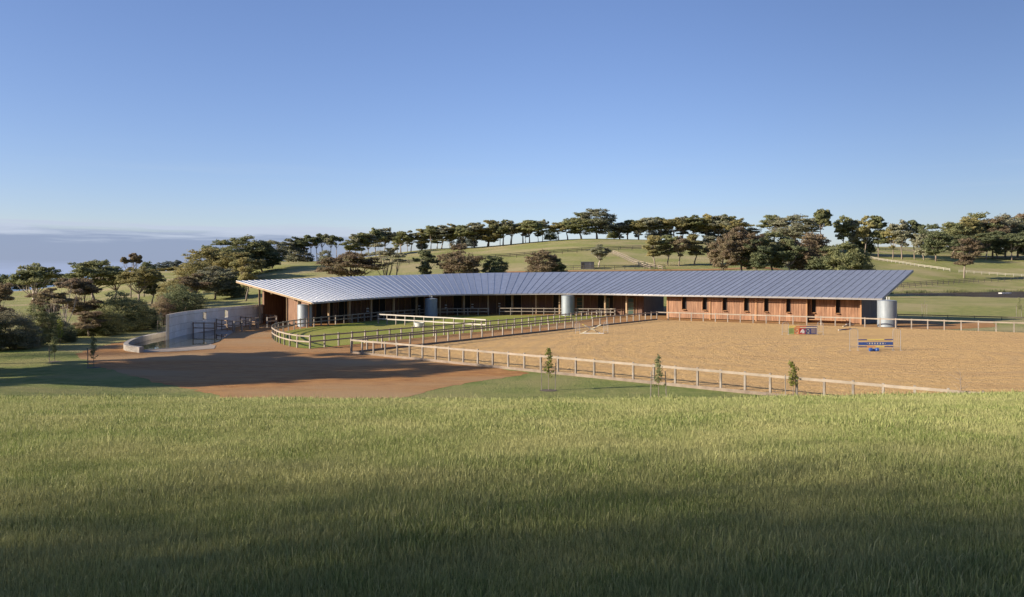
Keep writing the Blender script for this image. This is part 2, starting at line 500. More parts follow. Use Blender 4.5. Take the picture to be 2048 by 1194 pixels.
M['grass'] = grass_mat()

# ------------------------------------------------------------------ terrain
YK = np.array([125, 160, 200, 260, 330, 400, 440, 520, 700, 1000, 1500, 4000.])
TK = [(-800, [0, -1, -3, -5, -6, -8, -9, -20, -45, -60, -70, -90]),
      (0,    [0, -.5, -1, -1.5, -2, -2.1, -4, -14, -45, -60, -70, -90]),
      (330,  [0, 0, 1, 3.5, 6, 7.8, 7.3, 0, -40, -60, -70, -90]),
      (600,  [0, .6, 3, 8, 12.5, 13.2, 11.5, 4, -30, -60, -70, -90]),
      (900,  [0, 1.5, 5, 10, 15.8, 20.6, 21.3, 16, -10, -50, -70, -90]),
      (1200, [0, 2, 6, 12, 19, 25.4, 26.8, 22, 0, -50, -70, -90]),
      (1500, [0, 2, 6, 12, 18, 25, 27, 24, 5, -45, -70, -90]),
      (1790, [0, .9, 1.05, 2.2, 8, 15, 19, 26, 20, -30, -70, -90]),
      (2048, [0, .9, 1.0, 1.2, 5.6, 13, 17.5, 23, 22, -20, -70, -90]),
      (3000, [0, .9, 1.0, 2.0, 6, 13, 18, 24, 24, -10, -70, -90])]
TT = np.array([k[0] for k in TK], float)
TZ = np.array([k[1] for k in TK], float)
POND = [(112, 222), (117, 235), (135, 243), (158, 253), (182, 265), (215, 272), (262, 268), (262, 215), (200, 196), (160, 190), (129, 190.5), (118, 206)]

def poly_dist(px, py, poly):
    """signed distance (negative inside), vectorised"""
    px, py = np.asarray(px, float), np.asarray(py, float)
    d = np.full(px.shape, 1e9); inside = np.zeros(px.shape, bool)
    n = len(poly)
    for i in range(n):
        x0, y0 = poly[i]; x1, y1 = poly[(i + 1) % n]
        ex, ey = x1 - x0, y1 - y0
        t = np.clip(((px - x0) * ex + (py - y0) * ey) / (ex * ex + ey * ey), 0, 1)
        d = np.minimum(d, np.hypot(px - x0 - t * ex, py - y0 - t * ey))
        c = ((y0 > py) != (y1 > py)) & (px < (x1 - x0) * (py - y0) / ((y1 - y0) if y1 != y0 else 1e-9) + x0)
        inside ^= c
    return np.where(inside, -d, d)

def terrain(X, Y):
    X, Y = np.asarray(X, float), np.asarray(Y, float)
    # far country
    Yc = np.maximum(Y, 60)
    t = np.clip(CX + FPX * X / Yc, TT[0], TT[-1])
    ci = np.clip(np.searchsorted(TT, t) - 1, 0, len(TT) - 2)
    ft = (t - TT[ci]) / (TT[ci + 1] - TT[ci]); ft = ft * ft * (3 - 2 * ft)
    yy = np.clip(Y, YK[0], YK[-1])
    yi = np.clip(np.searchsorted(YK, yy) - 1, 0, len(YK) - 2)
    fy = (yy - YK[yi]) / (YK[yi + 1] - YK[yi])
    def hermite(row):
        z0, z1 = TZ[row, yi], TZ[row, yi + 1]
        zm, zp = TZ[row, np.maximum(yi - 1, 0)], TZ[row, np.minimum(yi + 2, len(YK) - 1)]
        h = YK[yi + 1] - YK[yi]
        hm = np.maximum(YK[yi] - YK[np.maximum(yi - 1, 0)], 1e-6)
        hp = np.maximum(YK[np.minimum(yi + 2, len(YK) - 1)] - YK[yi + 1], 1e-6)
        s = (z1 - z0) / h
        sm = np.where(yi > 0, (z0 - zm) / hm, 0.0); sp = np.where(yi + 2 < len(YK), (zp - z1) / hp, s)
        m0 = np.where(yi > 0, .5 * (s + sm), 0.0); m1 = .5 * (s + sp)
        f2, f3 = fy * fy, fy ** 3
        return (2 * f3 - 3 * f2 + 1) * z0 + (f3 - 2 * f2 + fy) * h * m0 + (-2 * f3 + 3 * f2) * z1 + (f3 - f2) * h * m1
    far = hermite(ci) * (1 - ft) + hermite(ci + 1) * ft
    und = np.clip((Y - 215) / 120, 0, 1) * (np.sin(X * .031 + Y * .017) * .5 + np.sin(X * .013 - Y * .041 + 1) * .4)
    far = far + und
    # the grassy knoll the picture is taken from
    Ys = Y + 0.05 * np.clip(X, -60, 60) * 0 + .25 * np.sin(X * .11 + .6)
    knoll = 5.36 - .03 * Ys - .0030 * Ys * np.abs(Ys) * np.where(Ys > 0, 1, .15)
    knoll = knoll + .015 * np.clip(X - 2, 0, 40)
    w = np.clip((-X - 15) / 14, 0, 1); w = w * w * (3 - 2 * w)
    k = .30 + 1.45 * w
    near = k * np.log1p(np.exp(np.clip(knoll / k, -30, 30)))
    near = np.where(near > 18, knoll, near)
    near = np.maximum(near - .012, 0.0) + .0
    near = np.where(Y < 0, np.maximum(near, 5.0), near)
    z = np.where(Y < 125, near, far)
    # beyond the site to the sides keep low relief
    pd = poly_dist(X, Y, POND)
    pw = np.clip((6 - pd) / 6, 0, 1); pw = pw * pw * (3 - 2 * pw)
    z = np.where(pd < 6, np.minimum(z, z * (1 - pw) + (.86 - .5 * np.clip(-pd / 3 + .0, -0.3, 1)) * pw), z)
    return z

def ground(x, y):
    return float(terrain(np.array([x]), np.array([y]))[0])

def R(px, py, y0=60.0, y1=900.0):
    """where the sight line through a photo pixel meets the terrain"""
    Ys = np.arange(y0, y1, 0.5)
    Xs = (px - CX) / FPX * Ys
    z = terrain(Xs, Ys); s = EYE - (py - HY) / FPX * Ys
    i = np.argmax(z >= s)
    if not (z >= s).any(): i = len(Ys) - 1
    return (float(Xs[i]), float(Ys[i]), float(z[i]))

def axis(lo, hi, step, outer_lo, outer_hi, g):
    a = list(np.arange(lo, hi + .01, step))
    s, x = step, hi
    while x < outer_hi:
        s *= g; x += s; a.append(x)
    s, x = step, lo
    b = []
    while x > outer_lo:
        s *= g; x -= s; b.append(x)
    return np.array(b[::-1] + a)
gx = axis(-70, 70, 1.0, -3500, 3500, 1.035)
gy = np.concatenate([axis(-30, 130, 1.0, -400, 131, 1.06)[:-1], ])
ys = list(gy[gy <= 130]); s_, y_ = 1.0, 130.0
while y_ < 3800:
    s_ = min(s_ * 1.02, 3.2) if y_ < 520 else s_ * 1.06
    y_ += s_; ys.append(y_)
gy = np.array(ys)
GX, GY = np.meshgrid(gx, gy)
GZ = terrain(GX, GY)
nx, ny = len(gx), len(gy)
me = bpy.data.meshes.new('ground')
verts = np.stack([GX, GY, GZ], -1).reshape(-1, 3)
ii = (np.arange(ny - 1)[:, None] * nx + np.arange(nx - 1)[None, :]).ravel()
faces = np.stack([ii, ii + 1, ii + nx + 1, ii + nx], 1)
def fill_mesh(me, verts, faces, smooth=True):
    nv, nf, k = len(verts), len(faces), faces.shape[1]
    me.vertices.add(nv); me.vertices.foreach_set('co', verts.astype(np.float32).ravel())
    me.loops.add(nf * k); me.loops.foreach_set('vertex_index', faces.astype(np.int32).ravel())
    me.polygons.add(nf); me.polygons.foreach_set('loop_start', np.arange(0, nf * k, k, dtype=np.int32))
    me.polygons.foreach_set('use_smooth', np.full(nf, smooth))
    me.update(calc_edges=True)
fill_mesh(me, verts, faces)
me.materials.append(M['pasture'])
go = bpy.data.objects.new('ground', me)
COL.objects.link(go); tag(go, kind='structure')

mesh_obj('sea', [(-60000, 300, -45), (60000, 300, -45), (60000, 75000, -45), (-60000, 75000, -45)], [(0, 1, 2, 3)], M['sea_water'], kind='structure')

def sheet(name, poly, z, mat, step=None, drape=True, **kw):
    """flat or draped sheet bounded by a polygon"""
    import bmesh
    bm = bmesh.new()
    pts = []
    n = len(poly)
    for i in range(n):
        a, b = poly[i], poly[(i + 1) % n]
        L = math.hypot(b[0] - a[0], b[1] - a[1]); m_ = max(1, int(L / (step or 1e9)))
        for k in range(m_):
            pts.append((a[0] + (b[0] - a[0]) * k / m_, a[1] + (b[1] - a[1]) * k / m_))
    if sum(a[0] * b[1] - b[0] * a[1] for a, b in zip(pts, pts[1:] + pts[:1])) < 0: pts = pts[::-1]
    if not drape:
        mb = MB(); mb.add([(x, y, z) for x, y in pts], [tuple(range(len(pts)))])
        return mb.build(name, mat, **kw)
    bm.verts.ensure_lookup_table()
    vs = [bm.verts.new((x, y, 0)) for x, y in pts]
    f = bm.faces.new(vs)
    # cut with a 1.5 m grid so that it can follow the ground
    xs = [p[0] for p in pts]; ysl = [p[1] for p in pts]
    g = 1.5
    for c in np.arange(math.floor(min(xs)), max(xs), g):
        bmesh.ops.bisect_plane(bm, geom=bm.verts[:] + bm.edges[:] + bm.faces[:], plane_co=(c, 0, 0), plane_no=(1, 0, 0))
    for c in np.arange(math.floor(min(ysl)), max(ysl), g):
        bmesh.ops.bisect_plane(bm, geom=bm.verts[:] + bm.edges[:] + bm.faces[:], plane_co=(0, c, 0), plane_no=(0, 1, 0))
    co = np.array([v.co[:] for v in bm.verts])
    hz = terrain(co[:, 0], co[:, 1])
    for v, h in zip(bm.verts, hz): v.co.z = h + z
    bmesh.ops.triangulate(bm, faces=[f for f in bm.faces if len(f.verts) > 4])
    bmesh.ops.recalc_face_normals(bm, faces=bm.faces)
    me = bpy.data.meshes.new(name); bm.to_mesh(me); bm.free()
    me.materials.append(mat)
    o = bpy.data.objects.new(name, me); COL.objects.link(o)
    return tag(o, **kw)

def wobble(poly, amp, step=1.2, seed=1):
    r = random.Random(seed); out = []
    for i in range(len(poly)):
        a, b = poly[i], poly[(i + 1) % len(poly)]
        L = math.hypot(b[0] - a[0], b[1] - a[1]); m_ = max(1, int(L / step))
        for k in range(m_):
            j = amp if k else 0
            out.append((a[0] + (b[0] - a[0]) * k / m_ + r.uniform(-j, j), a[1] + (b[1] - a[1]) * k / m_ + r.uniform(-j, j)))
    return out

A = (-14.2, 66.2)                                # arena corner nearest the drive
U_NEAR = (.781, -.6245); U_LEFT = (.6012, .799); U_FAR = (.838, -.545)
def along(p, u, t): return (p[0] + u[0] * t, p[1] + u[1] * t)
B = along(A, U_LEFT, 60.4)
NEAR_END = along(A, U_NEAR, 52.0)
FAR_END = along(B, U_FAR, 58.0)

M['verge'] = noise_mat('verge', (0.122, 0.165, 0.042), (0.225, 0.240, 0.080), 0.8, c3=(0.25, 0.235, 0.095), scale3=0.16, bump=1.0, bscale=4.0, coord='World', spec=0.1, bdist=0.1)
sheet('lawn_verge', [(-62, 67), (-46, 70), (-38, 66.8), (-31, 60), A, along(A, U_NEAR, 30), along(A, U_NEAR, 52), (24, 31), (-62, 31)], .006, M['verge'], kind='structure')
gravel_poly = [P(440, 791), P(300, 765), P(190, 735), P(150, 708), P(200, 693), P(262, 680), P(330, 664),
               (-43.5, 100), (-42, 118), (-30, 138), (-4, 152), (20, 148), (62, 116), P(1900, 648), P(1983, 640), (64, 99), P(1900, 659),
               along(B, U_FAR, 34), along(B, U_FAR, 20), B, A, along(A, U_NEAR, 8), along(A, U_NEAR, 17), P(1060, 747), P(930, 767), P(800, 796), (-7.5, 40.6), (-16, 40.8)]
sheet('gravel_yard', wobble(gravel_poly, .24, .6, 3), .014, M['gravel'], kind='structure')
arena_poly = [A, B, along(B, U_FAR, 64), along(NEAR_END, (.6, .8), 8), NEAR_END]
sheet('arena_surface', arena_poly, .030, M['sand'], drape=False, kind='structure')

# ------------------------------------------------------------------ fences
def fence(name, label, pts, spacing, height=1.27, rails=(1.17,), kick=False, post=0.13, rail_h=0.14, mat_post='fence_wood', mat_rail='rail_wood',
          offset=0.0, group=None, cat='fence', skip=(), post_over=0.03, drape=True, closed=False):
    # resample the polyline
    pts = [Vector((p[0], p[1])) for p in pts]
    cum = [0]
    for a, b in zip(pts, pts[1:]): cum.append(cum[-1] + (b - a).length)
    n = max(1, round(cum[-1] / spacing))
    def at(s):
        for i in range(len(pts) - 1):
            if s <= cum[i + 1] + 1e-6:
                return pts[i].lerp(pts[i + 1], (s - cum[i]) / max(cum[i + 1] - cum[i], 1e-9))
        return pts[-1]
    q = [at(cum[-1] * i / n) for i in range(n + 1)]
    z = terrain(np.array([p.x for p in q]), np.array([p.y for p in q])) if drape else np.zeros(n + 1)
    root = empty(name, (q[0].x, q[0].y, float(z[0])), label=label, cat=cat, group=group)
    ox, oy, oz = root.location
    rr = random.Random(len(label) * 13 + n)
    for i, p in enumerate(q):
        if i in skip: continue
        d = (q[min(i + 1, n)] - q[max(i - 1, 0)]); rz = math.atan2(d.y, d.x)
        hh = height + post_over + rr.uniform(-.02, .02)
        box('post', root, (p.x - ox, p.y - oy, z[i] - oz + hh / 2 - .1), (post, post, hh + .2), M[mat_post], rot=(rr.uniform(-.012, .012), rr.uniform(-.012, .012), rz))
    for i in range(n):
        if i in skip and i + 1 in skip: continue
        a, b = q[i], q[i + 1]; d = (b - a).normalized(); nrm = Vector((d.y, -d.x))
        for rh in rails:
            j = rr.uniform(-.012, .012)
            o_ = nrm * offset
            beam('rail', root, (a.x - ox + o_.x, a.y - oy + o_.y, z[i] - oz + rh + j), (b.x - ox + o_.x, b.y - oy + o_.y, z[i + 1] - oz + rh + j), .05, rail_h, M[mat_rail])
        if kick:
            o_ = nrm * (offset + .004)
            beam('kick_board', root, (a.x - ox + o_.x, a.y - oy + o_.y, z[i] - oz + .10), (b.x - ox + o_.x, b.y - oy + o_.y, z[i + 1] - oz + .10), .045, .20, M['kick_board'])
    return root

GF = 'timber fences round the riding arena'
fence('arena_fence', 'long sunlit timber fence along the near edge of the sandy arena, one pale top rail', [A, NEAR_END], 1.5, drape=False, kick=True, offset=.05, group=GF, rail_h=.15, post=.115)
fence('arena_fence', 'shaded timber fence between the sandy arena and the gravel path, running toward the stables', [along(A, U_LEFT, .05), along(A, U_LEFT, 36.5)], 1.83, kick=True, offset=.06, group=GF, rail_h=.17)
fence('arena_fence', 'short rear stretch of arena fence between the gate opening and the stable corner', [along(A, U_LEFT, 41.4), B], 1.83, kick=True, offset=.06, group=GF, rail_h=.17)
gate = empty('arena_gate', (*along(A, U_LEFT, 36.5), 0), math.atan2(U_LEFT[1], U_LEFT[0]), label='slim grey rail gate across the opening in the arena side fence', cat='gate')
for zz in (1.1,): box('rail', gate, (2.45, 0, zz), (4.9, .05, .07), M['grey_metal'])
box('kick_board', gate, (2.45, 0, .05), (4.9, .05, .09), M['grey_metal'])
fence('arena_fence', 'pale fence along the far edge of the arena before the timber stable wall', [B, FAR_END], 1.8, kick=False, offset=.06, group=GF, rail_h=.16)

C_ = P(620, 697.6); D_ = (17.0, 123.5)
front = [C_, P(1037, 655.5), D_]
curve_px = [(620, 697.6), (600, 696.4), (585, 694.2), (572, 691), (561, 687.5), (552.5, 683.5), (547, 679.5), (544, 675.5), (546, 671.5), (552, 668), (560, 665.5), (570, 663.5), (581, 661.2), (592.5, 659.2), (605, 657.2),
            (619, 655.2), (633.5, 653.5), (649, 651.5), (665.7, 649.6), (683, 648), (701.7, 646.4), (721, 644), (745, 641.5), (775, 638.5), (810, 635.6), (850, 633), (890, 631.8), (931, 631.3), (977, 631)]
back = [P(*c) for c in curve_px]
lawn_poly = back + [P(1060, 630.6), P(1170, 631.5), P(1232, 632.2), D_, P(1037, 655.9), C_]
sheet('paddock_lawn', lawn_poly, .028, M['lawn'], drape=False, kind='structure')
GP = 'two rail fences round the green paddock'
fence('paddock_fence', 'two rail fence curving round the left tip of the green paddock', back, 1.75, rails=(1.18, .66), offset=-.06, group=GP, rail_h=.13)
fence('paddock_fence', 'straight shaded two rail fence on the near side of the green paddock', [C_, P(1037, 655.5), along(P(1037, 655.5), ((D_[0] - P(1037, 655.5)[0]) / 30.6, (D_[1] - P(1037, 655.5)[1]) / 30.6), 30.5)], 1.75, rails=(1.18, .66), offset=.06, group=GP, rail_h=.13)
fence('paddock_fence', 'pale two rail fence at the back of the paddock by the third tank', [P(999, 630.5), P(1109, 631), P(1232, 632.2), (D_[0] + .05, D_[1] + .2)], 1.85, rails=(1.18, .66), offset=.06, group=GP, rail_h=.13)
fence('dividing_fence', 'bright white railed fence crossing the green paddock behind the round trough', [(-18.8, 105.6), (-3.2, 92.8)], 1.85, height=1.35, rails=(1.33, .72), offset=.06, mat_rail='white_rail', rail_h=.15)

# concrete wall first, the yard dividers run out from it
WALL = [(-36.5, 79.5), (-37.4, 84.7), (-37.6, 90), (-37.1, 95.5), (-35.95, 105), (-34.2, 113.2)]
def smooth_curve(keys, n):
    """Catmull-Rom through keys (tuples of equal length)"""
    K = [np.array(k, float) for k in keys]
    K = [2 * K[0] - K[1]] + K + [2 * K[-1] - K[-2]]
    out = []
    m_ = len(K) - 3
    for j in range(n + 1):
        u = j / n * m_; i = min(int(u), m_ - 1); f = u - i
        a, b, c, d = K[i:i + 4]
        out.append(.5 * ((2 * b) + (c - a) * f + (2 * a - 5 * b + 4 * c - d) * f * f + (3 * b - a - 3 * c + d) * f ** 3))
    return out
def arc_table(pts):
    c = [0]
    for a, b in zip(pts, pts[1:]): c.append(c[-1] + math.hypot(b[0] - a[0], b[1] - a[1]))
    return c
wc = smooth_curve(WALL, 120); wcum = arc_table(wc)
def wall_at(s):
    x = np.interp(s, wcum, [p[0] for p in wc]); y = np.interp(s, wcum, [p[1] for p in wc])
    x2 = np.interp(s + .2, wcum, [p[0] for p in wc]); y2 = np.interp(s + .2, wcum, [p[1] for p in wc])
    x1 = np.interp(s - .2, wcum, [p[0] for p in wc]); y1 = np.interp(s - .2, wcum, [p[1] for p in wc])
    d = Vector((x2 - x1, y2 - y1)).normalized()
    return Vector((x, y)), d, Vector((d.y, -d.x))
root = empty('concrete_wall', (*WALL[0], 0), label='tall curved grey concrete wall with three square openings beside the wash pool', cat='wall')
L = wcum[-1]
def s_of_Y(Y): return float(np.interp(Y, [p[1] for p in wc], wcum))
opens = [s_of_Y(91.2), s_of_Y(96.7), s_of_Y(109)]
cuts = [0]; iso = []
for o_ in opens + [L + .45]:
    a = cuts[-1]; b = o_ - .45; n_ = max(1, round((b - a) / 2.1))
    cuts += [a + (b - a) * (k + 1) / n_ for k in range(n_)]
    if o_ < L:
        iso.append(len(cuts) - 1); cuts.append(o_ + .45)
TH = .36
def wall_block(s0, s1, z0, z1, th=TH, gap=.022, off=0.0):
    mb = MB(); poly = []
    for sgn in (1, -1):
        for k in (range(3) if sgn == 1 else range(2, -1, -1)):
            p, d, nn = wall_at(s0 + gap + (s1 - s0 - 2 * gap) * k / 2)
            poly.append((p.x + nn.x * (sgn * th / 2 + off) - WALL[0][0], p.y + nn.y * (sgn * th / 2 + off) - WALL[0][1]))
    mb.prism(list(reversed(poly)), z0, z1); return mb
RZ = [-.3, .70, 1.42, 2.34, 2.70]
for i in range(len(cuts) - 1):
    for r_ in range(4):
        if i in iso and r_ == 2: continue
        wall_block(cuts[i], cuts[i + 1], RZ[r_] + (.016 if r_ else 0), RZ[r_ + 1] - .016).build('concrete_panel', M['concrete'], root)
        wall_block(cuts[i], cuts[i + 1], RZ[r_], RZ[r_ + 1], th=.30, gap=0).build('core', M['worn_concrete'], root) if r_ in (0, 3) or i not in iso else None

# yard dividers
GY_ = 'rail dividers standing out from the concrete wall'
nm = ['nearest the pool', 'second from the pool', 'third from the pool, before the middle opening', 'farthest from the pool, by the building corner']
for k, (Yw, ln) in enumerate(((87.6, 2.7), (93.8, 4.4), (100.2, 4.4), (106.2, 4.4))):
    p, d, nn = wall_at(s_of_Y(Yw))
    a = p + nn * .35; b = a + (nn * .97 - d * (.16 if k == 0 else .75)).normalized() * ln
    fence('yard_divider', 'dark timber rail divider against the concrete wall, ' + nm[k], [a, b], 1.5, height=1.35, rails=(1.28, .78, .5) if k else (1.28, .7), group=GY_, post=.10, rail_h=.10, mat_rail='dark_trim', mat_post='dark_trim' if k < 1 else 'kick_board')
for k, (pa, pb) in enumerate(((P(468.5, 665), P(484, 662.6)), (P(500, 659.6), P(516.4, 656)), (P(534.5, 655.3), P(553, 652.6)))):
    fence('yard_divider', 'short pair of posts with rails closing the yard, ' + ['nearest the pool', 'in the middle', 'nearest the building'][k], [pa, pb], 2.2, height=1.35, rails=(1.28, .78), group='short closing rails of the wash yard', post=.15)

# wash pool
low = smooth_curve([(-32.9, 66.6), (-35.2, 68.6), (-36.9, 72), (-38.2, 76.5), (-38.9, 82), (-39.0, 88)], 40)
lc = arc_table(low)
root = empty('pool_wall', (-32.9, 66.6, 0), label='low curved concrete wall wrapping the left end of the wash pool', cat='wall')
nseg = 9
for k in range(nseg):
    pin, pout = [], []
    for j in range(4):
        s = lc[-1] * (k + j / 3) / nseg
        s = min(max(s, lc[-1] * k / nseg + .006), lc[-1] * (k + 1) / nseg - .006)
        x = np.interp(s, lc, [p[0] for p in low]); y = np.interp(s, lc, [p[1] for p in low])
        x2 = np.interp(s + .1, lc, [p[0] for p in low]); y2 = np.interp(s + .1, lc, [p[1] for p in low])
        x1 = np.interp(s - .1, lc, [p[0] for p in low]); y1 = np.interp(s - .1, lc, [p[1] for p in low])
        d = Vector((x2 - x1, y2 - y1)).normalized(); nn = Vector((d.y, -d.x))
        pin.append((x + nn.x * .2 + 32.9, y + nn.y * .2 - 66.6)); pout.append((x - nn.x * .2 + 32.9, y - nn.y * .2 - 66.6))
    mb = MB(); mb.prism(pin + pout[::-1], -.4, .52); mb.build('concrete_panel', M['worn_concrete'], root)
pool_poly = [(-33.6, 68.7), (-31.6, 70.8), (-29.9, 73.6), (-30.3, 77.5), (-31.5, 82), (-32.8, 86.5), (-36.9, 88.4), (-38.7, 88), (-38.6, 82), (-37.9, 76.6), (-36.6, 72.2), (-35, 69.0)]
sheet('pool_water', pool_poly, .052, M['pool_water'], drape=False, kind='structure')
sheet('paving_apron', [(-32.7, 66.5), (-30.0, 67.6), (-27.8, 70.0), (-28.9, 73.2), (-29.9, 74.4), (-30.9, 80), (-32.4, 86), (-34, 92), (-37.5, 95), (-38.4, 88), (-38.4, 80), (-36, 70)], .040, M['paving'], drape=False, kind='structure')
kerb = empty('pool_kerb', (0, 0, 0), label='thin pale concrete kerb along the near lip of the wash pool', cat='kerb')
kp = [(-33.6, 68.62), (-31.6, 70.7), (-29.8, 73.55)]
for a, b in zip(kp, kp[1:]): beam('kerb_stone', kerb, (*a, .05), (*b, .05), .14, .08, M['worn_concrete'])

# ------------------------------------------------------------------ stable building
EK = [(622, 98, 604), (660, 102.3, 601.3), (700, 107, 597.8), (742, 111.5, 595), (800, 117.3, 591.8), (860, 122, 589.3), (900, 124.6, 588.2), (950, 127, 587.3), (1000, 128, 586.8),
      (1050, 128, 586.3), (1100, 127.2, 586.0), (1150, 126, 586), (1200, 124.4, 586.4), (1253, 122, 587.3), (1333, 117.8, 589), (1420, 113.8, 590.2), (1500, 110.5, 591.4), (1600, 106.8, 593), (1680, 103.8, 594.4), (1765, 101, 596)]
eave = []
for px, Y, py in EK:
    x, y = pxy(px, Y); eave.append((x, y, EYE - (py - HY) / FPX * Y))
ev = smooth_curve(eave, 400)
ecum = [0]
for a, b in zip(ev, ev[1:]): ecum.append(ecum[-1] + math.hypot(b[0] - a[0], b[1] - a[1]))
ev = np.array(ev); EL = ecum[-1]
def eave_at(s):
    return Vector((np.interp(s, ecum, ev[:, 0]), np.interp(s, ecum, ev[:, 1]), np.interp(s, ecum, ev[:, 2])))
epx = CX + FPX * ev[:, 0] / ev[:, 1]
def s_px(px): return float(np.interp(px, epx, ecum))
# direction of the roof sheets and width of the roof along them
AP = [622, 742, 874, 990, 1100, 1225, 1765]; AA = [147.6, 134, 110, 90, 64, 47, 47]
aS = [s_px(p) for p in AP]
wid = lambda s: float(np.interp(s, [0, aS[1], aS[3], EL], [14.9, 14.3, 13.6, 14.1]))
RYP = [(400, 564), (471.7, 562), (577, 558.5), (655, 555), (753, 551.6), (860, 549.0), (909, 547.4), (995, 545.7), (1102, 544.6), (1220, 543.2), (1415, 542), (1640, 540.8), (1825, 540.6), (1900, 540.6)]
def roof_dir(s):
    a = math.radians(float(np.interp(s, aS, AA)))
    return Vector((math.cos(a), math.sin(a)))
def ridge_at(s):
    e = eave_at(s); d = roof_dir(s) * wid(s)
    x, y = e.x + d.x, e.y + d.y
    px = CX + FPX * x / y
    py = float(np.interp(px, [r[0] for r in RYP], [r[1] for r in RYP]))
    return Vector((x, y, EYE - (py - HY) / FPX * y))
def roof_pt(s, f, dz=0.0):
    a, b = eave_at(s), ridge_at(s)
    p = a.lerp(b, f); p.z += dz; return p

BL = empty('stable_building', (0, 110, 0), label='long crescent shaped timber stable under one sweeping ribbed metal roof', cat='stable building')
BO = Vector((0, 110, 0))
def bsub(v): return (v[0] - BO.x, v[1] - BO.y, v[2] - BO.z)
NS = 104
mb = MB()
for i in range(NS):
    s0, s1 = EL * i / NS, EL * (i + 1) / NS
    q = [roof_pt(s0, 0, -.07), roof_pt(s1, 0, -.07), roof_pt(s1, 1, -.07), roof_pt(s0, 1, -.07)]
    t = [v - Vector((0, 0, .16)) for v in q]
    mb.add([bsub(v) for v in q + t], [(0, 1, 2, 3), (7, 6, 5, 4), (0, 4, 5, 1), (2, 6, 7, 3)] + ([(3, 7, 4, 0)] if i == 0 else []) + ([(1, 5, 6, 2)] if i == NS - 1 else []))
roof = mb.build('roof', M['soffit'], BL)
for i in range(NS):
    s0, s1 = EL * i / NS, EL * (i + 1) / NS
    lift = .0
    q = [roof_pt(s0, -.012), roof_pt(s1, -.012), roof_pt(s1, 1.01), roof_pt(s0, 1.01)]
    t = [v - Vector((0, 0, .04)) for v in q]
    m_ = MB(); m_.add([bsub(v) for v in q + t], [(0, 1, 2, 3), (7, 6, 5, 4), (0, 4, 5, 1), (2, 6, 7, 3), (0, 3, 7, 4), (1, 5, 6, 2)])
    m_.build('roof_sheet', M['roof_metal'], roof)
for i in range(NS + 1):
    s = EL * i / NS
    a, b = roof_pt(s, -.016), roof_pt(s, 1.012)
    t = roof_dir(s); nn = Vector((t.y, -t.x, 0)) * .028
    up = Vector((0, 0, .05)); dn = Vector((0, 0, -.03))
    vs = [a - nn + dn, a + nn + dn, b + nn + dn, b - nn + dn, a - nn * .6 + up, a + nn * .6 + up, b + nn * .6 + up, b - nn * .6 + up]
    m_ = MB(); m_.add([bsub(v) for v in vs], [(3, 2, 1, 0), (4, 5, 6, 7), (0, 1, 5, 4), (2, 3, 7, 6), (0, 4, 7, 3), (1, 2, 6, 5)])
    m_.build('roof_rib', M['seam_metal'], roof)
# gutter along the eave, one length per ~6 m
for i in range(16):
    for j in range(3):
        s0, s1 = EL * (i + j / 3) / 16, EL * (i + (j + 1) / 3) / 16
        if j == 0: m_ = MB()
        a, b = roof_pt(s0, -.018, -.13), roof_pt(s1, -.018, -.13)
        d = (b - a); d.z = 0; d.normalize(); nn = Vector((d.y, -d.x, 0))
        vs = [a, b, b + nn * .13, a + nn * .13]
        vs = [v + Vector((0, 0, -.075)) for v in vs] + [v + Vector((0, 0, .075)) for v in vs]
        m_.add([bsub(v) for v in vs], BQ := [(3, 2, 1, 0), (4, 5, 6, 7), (0, 1, 5, 4), (1, 2, 6, 5), (2, 3, 7, 6), (3, 0, 4, 7)])
    m_.build('gutter', M['gutter'], BL)
# barge boards on both ends
for s_, nmn in ((0, 0), (EL, 1)):
    a, b = roof_pt(s_, -.01, -.17), roof_pt(s_, 1.01, -.17)
    d = Vector((b.x - a.x, b.y - a.y, 0)).normalized(); nn = Vector((d.y, -d.x, 0)) * (.04 if nmn else -.04)
    beam('barge_board', BL, bsub(a + nn), bsub(b + nn), .05, .20, M['pine'] if not nmn else M['grey_metal'])

def wing_pt(s, off):
    e = eave_at(s); e2, e1 = eave_at(min(s + .5, EL)), eave_at(max(s - .5, 0))
    d = Vector((e2.x - e1.x, e2.y - e1.y)).normalized(); nn = Vector((-d.y, d.x))     # nn points into the building
    return Vector((e.x + nn.x * off, e.y + nn.y * off)), d, nn
def under_roof(x, y, s_guess):
    """height of the roof underside above a plan point"""
    best = None
    for s in np.linspace(max(0, s_guess - 14), min(EL, s_guess + 14), 57):
        a, b = eave_at(s), ridge_at(s)
        d = Vector((b.x - a.x, b.y - a.y)); f = max(0, min(1, (Vector((x - a.x, y - a.y)).dot(d)) / d.length_squared))
        p = a.lerp(b, f); q = math.hypot(p.x - x, p.y - y)
        if best is None or q < best[0]: best = (q, p.z)
    return best[1] - .24

